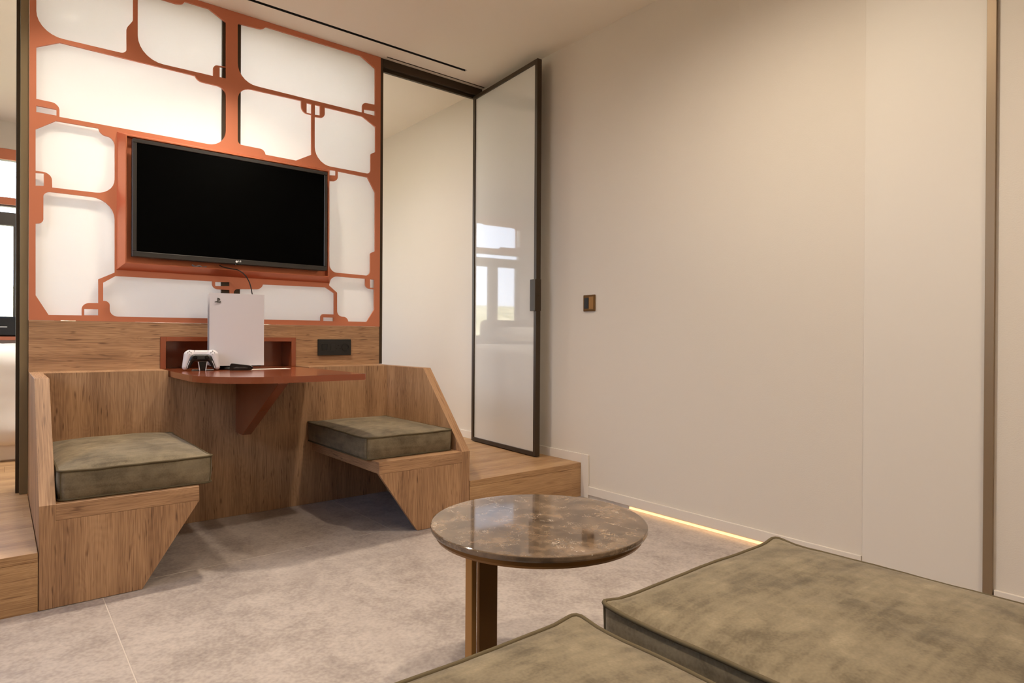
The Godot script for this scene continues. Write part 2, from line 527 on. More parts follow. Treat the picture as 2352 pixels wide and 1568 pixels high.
func make_materials() -> void:
	# walls: painted fabric-like lining with a faint weave
	var weave := noise_bytes(256, 256, 5, 0.35, 2)
	M.wall = plain("wall_lining", c8(216, 206, 193), 0.75, 0.0, 0.3)
	M.wall.heightmap_enabled = true
	M.wall.heightmap_texture = grey_texture(256, 256, weave)
	M.wall.heightmap_scale = 0.03
	M.wall.uv1_triplanar = true
	M.wall.uv1_world_triplanar = true
	M.wall.uv1_scale = Vector3.ONE / 0.45
	M.wall_panel = plain("wall_panel_lacquer", c8(219, 210, 198), 0.5, 0.0, 0.4)
	M.ceiling = plain("ceiling_paint", c8(236, 226, 212), 0.85, 0.0, 0.3)
	M.baseboard = plain("baseboard_paint", c8(220, 210, 198), 0.5)
	# oak laminate, upright and level grain
	var stops := [[0.0, c8(92, 64, 44)], [0.3, c8(138, 102, 72)], [0.55, c8(172, 133, 98)], [0.8, c8(190, 151, 114)], [1.0, c8(206, 170, 132)]]
	var oak := wood_image(1024, 1024, 21, stops, 26.0)
	M.oak_up = textured("oak_upright_grain", ImageTexture.create_from_image(oak), 1.05, 0.55)
	var oak2 := wood_image(1024, 1024, 57, stops, 9.0)
	oak2.rotate_90(CLOCKWISE)
	M.oak_level = textured("oak_level_grain", ImageTexture.create_from_image(oak2), 1.15, 0.55)
	M.oak_up.heightmap_enabled = false
	# platform planks: yellower oak, three tones of the same picture
	var stops2 := [[0.0, c8(118, 84, 54)], [0.35, c8(158, 120, 82)], [0.6, c8(184, 146, 104)], [1.0, c8(208, 174, 132)]]
	var plank := wood_image(1024, 512, 91, stops2, 7.0)
	plank.rotate_90(CLOCKWISE)
	var plank_tex := ImageTexture.create_from_image(plank)
	M.planks = []
	for k in 4:
		M.planks.append(textured("oak_plank_%s" % ["a", "b", "c", "d"][k], plank_tex, 1.1, 0.45, true, Vector3(0.31 * k, 0.17 * k, 0.23 * k)))
	# porcelain floor tiles, concrete look
	var t1 := noise_bytes(1024, 1024, 31, 0.006, 5, FastNoiseLite.TYPE_SIMPLEX_SMOOTH, FastNoiseLite.FRACTAL_FBM, 40.0)
	var t2 := noise_bytes(1024, 1024, 32, 0.09, 4)
	var t3 := noise_bytes(1024, 1024, 33, 0.025, 4)
	var tile_im := blend_image(1024, [[t1, 0.32], [t2, 0.34], [t3, 0.26]], [[0.0, c8(104, 94, 88)], [0.3, c8(146, 134, 127)], [0.55, c8(170, 158, 150)], [0.8, c8(186, 174, 165)], [1.0, c8(202, 191, 182)]])
	M.tile = textured("porcelain_tile", ImageTexture.create_from_image(tile_im), 1.7, 0.5)
	M.grout = plain("grout", c8(192, 179, 168), 0.9)
	# copper-coloured lacquered metal
	var brush := stretched(512, 512, 512, 24, 41, 0.3, 2)
	M.copper = plain("copper_finish", c8(200, 123, 91), 0.44, 0.42)
	M.copper_frame = plain("copper_frame_finish", c8(198, 118, 84), 0.34, 0.6)
	M.lacquer = plain("copper_lacquer", c8(140, 72, 42), 0.2, 0.15)
	M.lacquer.clearcoat_enabled = true
	M.lacquer.clearcoat = 0.5
	M.lacquer.clearcoat_roughness = 0.12
	M.bronze = plain("bronze_profile", c8(66, 53, 38), 0.45, 0.45)
	M.bronze_jamb_lit = plain("bronze_jamb_lit_tone", c8(130, 114, 86), 0.4, 0.4)  # bronze lightened for the left jamb, its brightness put into the colour
	M.bronze_strip = plain("champagne_profile", c8(140, 118, 92), 0.4, 0.4)
	M.brass = plain("brass", c8(168, 128, 78), 0.32, 0.85)
	M.brass_dark = plain("aged_brass", c8(120, 88, 52), 0.36, 0.85)
	M.opal = plain("opal_glass", c8(246, 245, 243), 0.08)
	M.opal.backlight_enabled = true
	M.opal.backlight = Color(0.9, 0.9, 0.9)
	M.frosted = plain("satin_glass", c8(216, 211, 203), 0.03, 0.0, 0.7)
	M.frosted.backlight_enabled = true
	M.frosted.backlight = Color(0.55, 0.56, 0.57)
	M.black = plain("black_plastic", c8(24, 23, 22), 0.4)
	M.black_gloss = plain("black_gloss_plastic", c8(14, 13, 13), 0.15)
	M.black_matt = plain("black_matt", c8(17, 15, 13), 0.75)
	M.slot_metal = plain("anodised_slot_profile", c8(48, 46, 44), 0.5, 0.2)
	M.tv_screen = plain("screen_glass_off", c8(2, 2, 2), 0.3, 0.0, 0.12)
	M.tv_bezel = plain("bezel_plastic", c8(36, 32, 30), 0.35)
	M.white_plastic = plain("white_plastic", c8(198, 194, 198), 0.45)
	M.light_print = plain("pale_print", c8(225, 225, 225), 0.5)
	M.grey_print = plain("grey_print", c8(150, 148, 148), 0.5)
	M.paper = plain("paper", c8(240, 234, 224), 0.8)
	M.linen = plain("white_linen", c8(236, 228, 216), 0.9, 0.0, 0.2)
	M.linen_dark = plain("cream_bedspread", c8(216, 200, 178), 0.9, 0.0, 0.2)
	M.chair_cloth = plain("taupe_cloth", c8(122, 108, 94), 0.9, 0.0, 0.2)
	M.pane = plain("window_glass", Color(0.95, 0.97, 0.98, 0.06), 0.02)
	M.pane.transparency = BaseMaterial3D.TRANSPARENCY_ALPHA
	M.frame_grey = plain("window_frame_paint", c8(92, 88, 84), 0.5)
	# velvet: brushed patches of two tones
	var v1 := noise_bytes(1024, 1024, 61, 0.0055, 4, FastNoiseLite.TYPE_SIMPLEX_SMOOTH, FastNoiseLite.FRACTAL_FBM, 90.0)
	var v2 := stretched(1024, 1024, 96, 1024, 62, 0.045, 3)
	var v3 := noise_bytes(1024, 1024, 63, 0.02, 4, FastNoiseLite.TYPE_SIMPLEX_SMOOTH, FastNoiseLite.FRACTAL_FBM, 50.0)
	var v4 := noise_bytes(1024, 1024, 64, 0.16, 2)
	var vel := blend_image(1024, [[v1, 0.5], [v2, 0.26], [v3, 0.36], [v4, 0.2]], [[0.0, c8(76, 66, 51)], [0.3, c8(97, 86, 68)], [0.5, c8(114, 102, 82)], [0.75, c8(129, 116, 94)], [1.0, c8(147, 133, 109)]])
	M.velvet = textured("olive_velvet", ImageTexture.create_from_image(vel), 1.25, 0.85, true, Vector3(0.2, 0.1, 0.35))
	M.velvet.metallic_specular = 0.2
	M.velvet.rim_enabled = true
	M.velvet.rim = 0.25
	M.velvet.rim_tint = 0.7
	M.piping = plain("velvet_piping_shaded", c8(92, 81, 62), 0.85, 0.0, 0.2)  # velvet tone darkened, shade along the cushion edges put into the colour
	M.marble = textured("brown_marble", ImageTexture.create_from_image(marble_image(1024)), 0.72, 0.05, false, Vector3(0.37, 0.2, 0.61))
	M.marble.metallic_specular = 0.6
	# hillside: dry scrub with pale patches
	var g1 := noise_bytes(512, 512, 81, 0.02, 4)
	var g2 := noise_bytes(512, 512, 82, 0.12, 3)
	M.hill = textured("dry_scrub", ImageTexture.create_from_image(blend_image(512, [[g1, 0.7], [g2, 0.9]], [[0.0, c8(84, 92, 66)], [0.4, c8(122, 124, 92)], [0.65, c8(160, 152, 122)], [1.0, c8(214, 204, 184)]])), 60.0, 0.95)


# ---------------------------------------------------------------- fittings and furniture
func downlight(at: Vector3, energy: float, c: Color, angle: float, label: String, soft := 0.06) -> void:
	var t := thing("downlight", at, label, "ceiling light", "recessed ceiling downlights")
	var st := mb()
	lathe(st, [[0.036, 0.004], [0.038, -0.004], [0.05, -0.004], [0.052, 0.0]], Vector3.ZERO, 28)
	put(st, "trim_ring", M.white_plastic, t)
	st = mb()
	lathe(st, [[0.0, -0.001], [0.036, -0.001], [0.036, 0.004]], Vector3.ZERO, 28)
	var em := plain("lamp_glow", c, 0.5)
	em.emission_enabled = true
	em.emission = c
	em.emission_energy_multiplier = 4.0
	put(st, "lamp_disc", em, t)
	var l := SpotLight3D.new()
	l.name = "lamp_light"
	l.position = Vector3(0, -0.012, 0)
	l.rotation_degrees = Vector3(-90, 0, 0)
	l.light_color = c
	l.light_energy = energy
	l.light_size = soft
	l.spot_angle = angle
	l.spot_angle_attenuation = 0.9
	l.spot_range = 12.0
	l.spot_attenuation = 2.0
	l.shadow_enabled = true
	t.add_child(l)


# outline of a cushion seen from above, corners slightly rounded
func cushion_outline(w: float, d: float, r: float, per_side := 22) -> Array:
	var out := []
	var hw := w * 0.5
	var hd := d * 0.5
	var cs := [Vector2(hw - r, hd - r), Vector2(-hw + r, hd - r), Vector2(-hw + r, -hd + r), Vector2(hw - r, -hd + r)]
	for k in 4:
		for a in 5:
			var ang := PI * 0.5 * k + PI * 0.5 * a / 4.0
			out.append(cs[k] + Vector2(cos(ang), sin(ang)) * r)
		var p: Vector2 = out[-1]
		var n: Vector2 = cs[(k + 1) % 4] + Vector2(cos(PI * 0.5 * (k + 1)), sin(PI * 0.5 * (k + 1))) * r
		for a in range(1, per_side):
			out.append(p.lerp(n, float(a) / per_side))
	return out


# a boxed cushion: cover with a crowned top and gently bulging sides, a piping round the top and bottom edges, a seam up each corner
func cushion(called: String, at: Vector3, w: float, d: float, h: float, crown: float, label: String, group: String, sd: int, pipe := 0.0055, ear := 0.008) -> void:
	var t := thing(called, at, label, "cushion", group)
	var nz := FastNoiseLite.new()
	nz.seed = sd
	nz.frequency = 3.0
	var ol := cushion_outline(w, d, 0.022)
	var n := ol.size()
	var edge_top := []
	var edge_bot := []
	for p in ol:
		var cx: float = pow(absf(p.x) / (w * 0.5), 14.0) * pow(absf(p.y) / (d * 0.5), 14.0)
		var wob := nz.get_noise_2d(p.x, p.y) * 0.004
		var q := Vector3(p.x, 0, p.y)
		edge_top.append(q * (1.0 + 0.02 * cx) + Vector3(0, h + wob + ear * cx, 0))
		edge_bot.append(q + Vector3(0, pipe, 0))
	var st := mb()
	# top: rings shrinking to the centre
	var rings := 26
	var grid := []
	for k in rings + 1:
		var s := 1.0 - pow(float(k) / rings, 0.9)
		var row := []
		for i in n:
			var e: Vector3 = edge_top[i]
			var p := Vector2(e.x * s, e.z * s)
			var ux := clampf(absf(p.x) / (w * 0.5), 0, 1)
			var uz := clampf(absf(p.y) / (d * 0.5), 0, 1)
			var lift_y := crown * pow((1.0 - pow(ux, 3.2)) * (1.0 - pow(uz, 3.2)), 0.62)
			var y: float = lerpf(h, e.y, pow(s, 8.0)) + lift_y + nz.get_noise_2d(p.x * 1.6 + 7.0, p.y * 1.6) * 0.006 * (1.0 - s * s)
			row.append(Vector3(p.x, y, p.y))
		grid.append(row)
	net(st, grid, true, Vector3.UP)
	# sides
	var side := []
	for k in 9:
		var f := k / 8.0
		var row := []
		for i in n:
			var a: Vector3 = edge_top[i]
			var b: Vector3 = edge_bot[i]
			var p := a.lerp(b, f)
			var o := Vector3(a.x / w, 0, a.z / d)
			if absf(a.x) / w > absf(a.z) / d:
				o = Vector3(signf(a.x), 0, 0)
			else:
				o = Vector3(0, 0, signf(a.z))
			var inner := 1.0 - pow(maxf(minf(absf(a.x) / (w * 0.5), 1.0) * minf(absf(a.z) / (d * 0.5), 1.0), 0.0), 10.0)
			p += o * sin(PI * f) * 0.010 * inner
			row.append(p)
		side.append(row)
	net(st, side, true, Vector3.ZERO)
	# underside
	var under := [edge_bot, []]
	for i in n:
		under[1].append(Vector3(0, pipe, 0))
	net(st, under, true, Vector3.DOWN)
	var cover := put(st, "cover", M.velvet, t)
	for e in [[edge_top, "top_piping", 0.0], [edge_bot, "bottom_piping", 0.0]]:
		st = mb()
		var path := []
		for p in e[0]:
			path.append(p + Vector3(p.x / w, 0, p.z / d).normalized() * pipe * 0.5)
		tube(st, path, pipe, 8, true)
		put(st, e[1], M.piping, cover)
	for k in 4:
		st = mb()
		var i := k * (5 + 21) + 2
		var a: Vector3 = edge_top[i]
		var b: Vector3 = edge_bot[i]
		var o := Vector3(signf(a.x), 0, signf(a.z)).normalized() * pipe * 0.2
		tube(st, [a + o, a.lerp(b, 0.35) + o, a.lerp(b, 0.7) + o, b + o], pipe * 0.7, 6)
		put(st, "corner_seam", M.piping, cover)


# rows of points joined into a smooth skin
func net(st: SurfaceTool, rows: Array, closed: bool, facing: Vector3) -> void:
	var nr := rows.size()
	var nc: int = rows[0].size()
	var nor := []
	for r in nr:
		var row := []
		for c in nc:
			var l: Vector3 = rows[r][(c + nc - 1) % nc] if closed or c > 0 else rows[r][c]
			var g: Vector3 = rows[r][(c + 1) % nc] if closed or c < nc - 1 else rows[r][c]
			var u: Vector3 = rows[maxi(r - 1, 0)][c]
			var d: Vector3 = rows[mini(r + 1, nr - 1)][c]
			var nn := (g - l).cross(d - u)
			if nn.length_squared() < 1e-14:
				nn = facing if facing != Vector3.ZERO else Vector3.UP
			if facing != Vector3.ZERO:
				if nn.dot(facing) < 0.0:
					nn = -nn
			elif nn.dot(Vector3(rows[r][c].x, 0, rows[r][c].z)) < 0.0:
				nn = -nn
			row.append(nn.normalized())
		nor.append(row)
	for r in nr - 1:
		for c in (nc if closed else nc - 1):
			var e := (c + 1) % nc
			tri3(st, [rows[r][c], rows[r][e], rows[r + 1][e]], [nor[r][c], nor[r][e], nor[r + 1][e]])
			tri3(st, [rows[r][c], rows[r + 1][e], rows[r + 1][c]], [nor[r][c], nor[r + 1][e], nor[r + 1][c]])


func bench(x_out: float, x_in: float, dir: float, label: String) -> void:
	# x_out: outer face of the side panel; x_in: free end of the seat board; dir: +1 when the seat runs towards +x
	var t := thing("bench_seat", Vector3(x_out, 0, PLAT_Z), label, "bench", "built-in wooden bench seats")
	var o := -Vector3(x_out, 0, PLAT_Z)
	var x1 := x_out + 0.047 * dir
	var st := mb()
	var poly := PackedVector2Array([Vector2(BACK_Z + 0.0003, 0.002), Vector2(PLAT_Z, 0.002), Vector2(PLAT_Z, 0.355), Vector2(-3.054, 0.768), Vector2(BACK_Z + 0.0003, 0.768)])
	for i in poly.size():
		poly[i].x -= PLAT_Z
	prism(st, poly, 0, minf(0.0, 0.047 * dir), maxf(0.0, 0.047 * dir), 0.001)
	put(st, "side_panel", M.oak_up, t)
	var lo := minf(x1, x_in)
	var hi := maxf(x1, x_in)
	box_part("seat_board", M.oak_level, t, Vector3(lo, 0.30, BACK_Z + 0.0003) + o, Vector3(hi, 0.355, PLAT_Z) + o, 0.001)
	st = mb()
	var foot := x_out + 0.307 * dir
	var fp := PackedVector2Array([Vector2(x1, 0.002), Vector2(foot, 0.002), Vector2(x_in, 0.2995), Vector2(x1, 0.2995)])
	for i in fp.size():
		fp[i].x -= x_out
	prism(st, fp, 2, -0.02, -0.0005, 0.0)
	put(st, "front_board", M.oak_up, t)


func planks(parent: Node, x0: float, x1: float, z_front: float, z_back: float, rng: RandomNumberGenerator) -> void:
	var z := z_front
	while z > z_back + 0.02:
		var zb := maxf(z - 0.188, z_back)
		var x := x0
		var first := true
		while x < x1 - 0.01:
			var l: float = rng.randf_range(0.7, 2.2) if first else 2.2
			first = false
			var xe := minf(x + l, x1)
			if x1 - xe < 0.3:
				xe = x1
			box_part("plank", M.planks[rng.randi() % 4], parent, Vector3(x + 0.0004, PLAT_Y - 0.03, zb + 0.0004), Vector3(xe - 0.0004, PLAT_Y, z - 0.0004), 0.0008)
			x = xe
		z = zb


func sheet_with_openings(called: String, parent: Node, lo: Vector3, hi: Vector3, openings: Array, m: Material) -> void:
	var b := CSGBox3D.new()
	b.name = called
	b.size = hi - lo
	b.material = m
	b.position = (lo + hi) * 0.5
	for f in openings:
		var p := CSGPolygon3D.new()
		p.name = "opening"
		var pts: PackedVector2Array = f if f is PackedVector2Array else rounded(f)
		for i in pts.size():
			pts[i] -= Vector2(b.position.x, b.position.y)
		p.polygon = pts
		p.depth = 0.2
		p.position.z = 0.1
		p.operation = CSGShape3D.OPERATION_SUBTRACTION
		p.material = m
		b.add_child(p, true)
	parent.add_child(b, true)


func _ready() -> void:
	# ------------------------------------------------ camera
	var cam := Camera3D.new()
	cam.name = "camera"
	cam.transform = Transform3D(Basis(Vector3(0.77753267, 0.00565723, 0.6288171), Vector3(-0.00228263, 0.99997834, -0.00617395), Vector3(-0.62883841, 0.00336509, 0.77752874)), Vector3(0, 0.93, 0))
	cam.fov = 56.6044
	cam.near = 0.02
	cam.far = 2000.0
	cam.current = true
	add_child(cam)
	# ------------------------------------------------ sky, sun, exposure
	var env := Environment.new()
	var sm := ProceduralSkyMaterial.new()
	sm.sky_top_color = c8(150, 185, 232)
	sm.sky_horizon_color = c8(222, 232, 244)
	sm.sky_curve = 0.25
	sm.ground_bottom_color = c8(150, 140, 122)
	sm.ground_horizon_color = c8(206, 204, 198)
	sm.energy_multiplier = 1.0
	var sky := Sky.new()
	sky.sky_material = sm
	env.background_mode = Environment.BG_SKY
	env.sky = sky
	env.background_energy_multiplier = 5.2
	env.tonemap_mode = Environment.TONE_MAPPER_LINEAR
	env.tonemap_exposure = 1.7
	env.sdfgi_enabled = true
	env.ssao_enabled = true
	env.ssil_enabled = true
	var we := WorldEnvironment.new()
	we.name = "environment"
	we.environment = env
	add_child(we)
	var sun := DirectionalLight3D.new()
	sun.name = "sun"
	sun.rotation_degrees = Vector3(-48, 28, 0)
	sun.light_color = c8(255, 246, 230)
	sun.light_energy = 9.0
	sun.light_angular_distance = 0.6
	sun.shadow_enabled = true
	add_child(sun)
	make_materials()
	var rng := RandomNumberGenerator.new()
	rng.seed = 7

	# ------------------------------------------------ floors
	var floor_o := structure("floor", "grey-beige concrete-look porcelain tiled floor", "floor")
	box_part("grout_bed", M.grout, floor_o, Vector3(-1.75, -0.12, -3.7), Vector3(2.85, -0.0007, 2.15), 0.0)
	var rows := [[-3.7, -2.771, [-1.75, 0.29, 1.488, 2.687]], [-2.771, -0.371, [-1.75, 0.29, 2.687]], [-0.371, 2.15, [-1.75, 0.29, 2.687]]]
	for r in rows:
		var xs: Array = r[2]
		for i in xs.size() - 1:
			box_part("tile", M.tile, floor_o, Vector3(xs[i] + 0.0016, -0.02, r[0] + 0.0016), Vector3(xs[i + 1] - 0.0016, 0.0, r[1] - 0.0016), 0.0006)
	var plat := structure("floor_platform", "raised oak plank platform one step above the tiled floor", "floor")
	box_part("base", M.grout, plat, Vector3(1.89, 0.001, FAR_Z), Vector3(WALL_X - 0.0005, PLAT_Y - 0.031, PLAT_Z - 0.022), 0.0)
	box_part("base", M.grout, plat, Vector3(-1.6, 0.001, FAR_Z), Vector3(0.101, PLAT_Y - 0.031, PLAT_Z - 0.022), 0.0)
	box_part("base", M.grout, plat, Vector3(0.101, 0.001, FAR_Z), Vector3(1.89, PLAT_Y - 0.031, -3.92), 0.0)
	box_part("riser", M.planks[2], plat, Vector3(1.887, 0.0, PLAT_Z - 0.02), Vector3(WALL_X - 0.0005, PLAT_Y - 0.0305, PLAT_Z - 0.002), 0.0008)
	box_part("riser", M.planks[1], plat, Vector3(-1.6, 0.0, PLAT_Z - 0.02), Vector3(0.103, PLAT_Y - 0.0305, PLAT_Z - 0.002), 0.0008)
	planks(plat, 1.887, WALL_X - 0.0005, PLAT_Z, -3.797, rng)
	planks(plat, -1.6, 0.103, PLAT_Z, -3.797, rng)
	planks(plat, -1.6, WALL_X - 0.0005, -3.797, FAR_Z, rng)

	# ------------------------------------------------ ceiling with a linear air slot
	var ceil_o := structure("ceiling", "plain cream ceiling with a thin black linear slot", "ceiling")
	box_part("slab", M.ceiling, ceil_o, Vector3(-1.75, CEIL_Y, -3.496), Vector3(2.85, 2.9, 2.15), 0.0)
	box_part("slab", M.ceiling, ceil_o, Vector3(-1.75, CEIL_Y, -6.95), Vector3(2.85, 2.9, -3.522), 0.0)
	box_part("slab", M.ceiling, ceil_o, Vector3(2.43, CEIL_Y, -3.522), Vector3(2.85, 2.9, -3.496), 0.0)
	# the slot is an open channel: two profile legs and a roof well above the ceiling face
	box_part("slot_profile", M.slot_metal, ceil_o, Vector3(-1.75, CEIL_Y, -3.522), Vector3(2.43, 2.84, -3.5195), 0.0)
	box_part("slot_profile", M.slot_metal, ceil_o, Vector3(-1.75, CEIL_Y, -3.4985), Vector3(2.43, 2.84, -3.496), 0.0)
	box_part("slot_roof", M.slot_metal, ceil_o, Vector3(-1.75, 2.84, -3.522), Vector3(2.43, 2.9, -3.496), 0.0)
	box_part("door_track", M.bronze, ceil_o, Vector3(1.92, CEIL_Y - 0.003, -3.662), Vector3(2.69, CEIL_Y + 0.002, -3.655), 0.0)

	# ------------------------------------------------ walls
	var wr := structure("wall_right", "long plain cream wall beside the daybed", "wall")
	box_part("lining", M.wall, wr, Vector3(WALL_X, -0.02, -6.95), Vector3(2.85, 2.9, 2.15), 0.0)
	box_part("flush_panel", M.wall_panel, wr, Vector3(WALL_X - 0.004, 0.002, -1.091), Vector3(WALL_X, CEIL_Y - 0.001, -0.688), 0.001)
	var wl := structure("wall_left", "cream wall with an added window on the left of the living room", "wall")
	box_part("lining", M.wall, wl, Vector3(-1.75, -0.02, -3.76), Vector3(-1.6, 2.9, -3.3), 0.0)
	box_part("lining", M.wall, wl, Vector3(-1.75, -0.02, -1.5), Vector3(-1.6, 2.9, 2.15), 0.0)
	box_part("lining", M.wall, wl, Vector3(-1.75, -0.02, -3.3), Vector3(-1.6, 1.35, -1.5), 0.0)
	box_part("lining", M.wall, wl, Vector3(-1.75, 2.6, -3.3), Vector3(-1.6, 2.9, -1.5), 0.0)
	box_part("lining", M.wall, wl, Vector3(-1.75, -0.02, -6.95), Vector3(-1.6, 2.9, -3.76), 0.0)
	var wb := structure("wall_back", "cream rear wall of the living room", "wall")
	box_part("lining", M.wall, wb, Vector3(-1.75, -0.02, 1.5), Vector3(2.85, 2.9, 1.65), 0.0)
	var ws := structure("wall_side", "short cream wall beside the bedroom doorway", "wall")
	box_part("lining", M.wall, ws, Vector3(-1.6, 0.0, -3.78), Vector3(-0.9, CEIL_Y, -3.68), 0.0)
	var wf := structure("wall_far", "bedroom window wall behind the partition", "wall")
	box_part("lining", M.wall, wf, Vector3(-1.75, -0.02, -6.95), Vector3(2.85, 0.9, FAR_Z), 0.0)
	box_part("lining", M.wall, wf, Vector3(-1.75, 2.5, -6.95), Vector3(2.85, 2.9, FAR_Z), 0.0)
	box_part("lining", M.wall, wf, Vector3(2.3, 0.9, -6.95), Vector3(2.85, 2.5, FAR_Z), 0.0)
	box_part("lining", M.wall, wf, Vector3(0.14, 0.9, -6.95), Vector3(0.37, 2.5, FAR_Z), 0.0)
	box_part("lining", M.wall, wf, Vector3(-1.75, 0.9, -6.95), Vector3(-1.3, 2.5, FAR_Z), 0.0)

	# windows
	window("window_1", 0.37, 2.3, [0.765, 1.45], [[0.40, 0.46], [0.48, 1.12], [1.16, 1.72], [1.76, 2.27]], "wide bedroom window with copper transom fretwork and hillside view")
	window("window_2", -1.3, 0.14, [-0.58], [[-1.27, -0.66], [-0.62, 0.115]], "narrower bedroom window beside the left doorway")
	var w3 := structure("window_3", "unseen side window added to light the living room from the left", "window")  # invented window out of view, set high to light screen and ceiling
	for z in [-3.3, -2.43, -1.56]:
		box_part("frame_post", M.frame_grey, w3, Vector3(-1.72, 1.35, z), Vector3(-1.66, 2.6, z + 0.06))
	for y in [1.35, 2.54]:
		box_part("frame_rail", M.frame_grey, w3, Vector3(-1.72, y, -3.3), Vector3(-1.66, y + 0.06, -1.5))
	for z in [-3.24, -2.37]:
		box_part("pane", M.pane, w3, Vector3(-1.692, 1.41, z), Vector3(-1.686, 2.54, z + 0.81), 0.0)

	# baseboards with the glowing gap under them
	var bb := structure("baseboard_right", "cream baseboard stepping up over the oak platform", "baseboard")
	box_part("board", M.baseboard, bb, Vector3(WALL_X - 0.012, PLAT_Y, -6.78), Vector3(WALL_X, 0.253, PLAT_Z), 0.001)
	box_part("board", M.baseboard, bb, Vector3(WALL_X - 0.012, 0.0, PLAT_Z), Vector3(WALL_X, 0.253, -2.609), 0.001)
	box_part("board", M.baseboard, bb, Vector3(WALL_X - 0.012, 0.02, -2.609), Vector3(WALL_X, 0.068, -1.093), 0.001)
	box_part("board", M.baseboard, bb, Vector3(WALL_X - 0.012, 0.02, -0.655), Vector3(WALL_X, 0.068, 1.5), 0.001)
	var led := tag(Node3D.new(), "warm light strip glowing under the baseboard along the floor", "light strip") as Node3D
	led.name = "led_strip"
	add_child(led)
	var glow := plain("led_glow", c8(255, 205, 140), 0.5)
	glow.emission_enabled = true
	glow.emission = c8(255, 210, 154)
	glow.emission_energy_multiplier = 0.8
	box_part("diffuser", glow, led, Vector3(WALL_X - 0.006, 0.002, -2.3), Vector3(WALL_X - 0.002, 0.014, -1.1), 0.0)
	var ll := AreaLight3D.new()
	ll.name = "strip_light"
	ll.position = Vector3(WALL_X - 0.016, 0.011, -1.7)
	ll.rotation_degrees = Vector3(0, 90, 0)
	ll.area_size = Vector2(1.18, 0.014)
	ll.light_color = c8(255, 190, 115)
	ll.light_energy = 0.008
	ll.shadow_enabled = true
	led.add_child(ll)
	var tr := structure("trim_1", "champagne metal upright strip dividing the wall panels", "trim")
	box_part("profile", M.bronze_strip, tr, Vector3(WALL_X - 0.016, 0.002, -0.687), Vector3(WALL_X, CEIL_Y - 0.001, -0.659), 0.001)

	# ------------------------------------------------ partition: oak panelling below, copper screen above
	var pw := structure("wall_partition", "oak panelled lower partition with a copper lined niche", "wall")
	var st := mb()
	box(st, Vector3(0.105, 0.001, -3.689), Vector3(1.883, 0.735, BACK_Z), 0.0)
	box(st, Vector3(0.105, 0.735, -3.689), Vector3(0.645, 0.768, BACK_Z), 0.0)
	box(st, Vector3(1.352, 0.735, -3.689), Vector3(1.883, 0.768, BACK_Z), 0.0)
	put(st, "back_panel", M.oak_up, pw)
	st = mb()
	box(st, Vector3(0.105, 0.768, -3.75), Vector3(0.646, 1.0065, SCREEN_Z), 0.0005)
	box(st, Vector3(1.351, 0.768, -3.75), Vector3(1.891, 1.0065, SCREEN_Z), 0.0005)
	box(st, Vector3(0.646, 0.933, -3.75), Vector3(1.351, 1.0065, SCREEN_Z), 0.0005)
	put(st, "upper_panel", M.oak_level, pw)
	box_part("rear_panel", M.oak_level, pw, Vector3(0.105, 0.2, -3.915), Vector3(1.891, 1.0065, -3.88), 0.001)
	box_part("rear_cap", M.oak_level, pw, Vector3(0.105, 0.98, -3.88), Vector3(1.891, 1.0065, -3.751), 0.0)
	box_part("end_panel", M.oak_up, pw, Vector3(0.105, 0.2, -3.88), Vector3(0.13, 0.98, -3.76), 0.0)
	box_part("end_panel", M.oak_up, pw, Vector3(1.866, 0.2, -3.88), Vector3(1.891, 0.98, -3.76), 0.0)
	# niche
	st = mb()
	box(st, Vector3(0.6462, 0.7655, -3.853), Vector3(0.672, 0.9328, -3.684), 0.0008)
	box(st, Vector3(1.326, 0.7655, -3.853), Vector3(1.3508, 0.9328, -3.684), 0.0008)
	box(st, Vector3(0.672, 0.910, -3.853), Vector3(1.326, 0.9328, -3.684), 0.0008)
	box(st, Vector3(0.6462, 0.7655, -3.866), Vector3(1.3508, 0.9328, -3.853), 0.0)
	put(st, "niche_lining", M.lacquer, pw)
	# jambs and head of the two doorways
	var j1 := structure("trim_2", "dark bronze door jamb at the left end of the copper screen", "trim")
	box_part("jamb", M.bronze_jamb_lit, j1, Vector3(0.073, PLAT_Y, -3.77), Vector3(0.1045, CEIL_Y - 0.001, -3.705), 0.001)
	box_part("jamb_stop", M.bronze, j1, Vector3(0.059, PLAT_Y, -3.79), Vector3(0.0725, CEIL_Y - 0.001, -3.745), 0.001)
	var j2 := structure("trim_3", "dark bronze door jamb and head beside the open glass door", "trim")
	box_part("jamb", M.bronze, j2, Vector3(1.8935, 0.7685, -3.75), Vector3(1.914, CEIL_Y - 0.001, -3.695), 0.001)
	box_part("head", M.bronze, j2, Vector3(1.914, 2.675, -3.75), Vector3(2.70, CEIL_Y - 0.001, -3.695), 0.001)
	box_part("head_stop", M.bronze, j2, Vector3(1.914, 2.655, -3.74), Vector3(2.66, 2.675, -3.72), 0.0005)
	box_part("jamb", M.bronze, j2, Vector3(2.668, PLAT_Y, -3.75), Vector3(2.69, 2.675, -3.70), 0.001)

	var scr := thing("lattice_screen", Vector3(0.999, 1.007, SCREEN_Z), "copper fretwork screen over white glass around the television", "screen")
	var so := -scr.position
	sheet_with_openings("lattice", scr, Vector3(0.105, 1.0072, SCREEN_Z - 0.012) + so, Vector3(1.893, CEIL_Y - 0.001, SCREEN_Z) + so, shifted_openings(so), M.copper)
	box_part("glass_pane", M.opal, scr, Vector3(0.106, 1.008, -3.735) + so, Vector3(0.9935, CEIL_Y - 0.002, -3.722) + so, 0.0)
	box_part("glass_pane", M.opal, scr, Vector3(0.9945, 1.008, -3.735) + so, Vector3(1.8925, CEIL_Y - 0.002, -3.722) + so, 0.0)
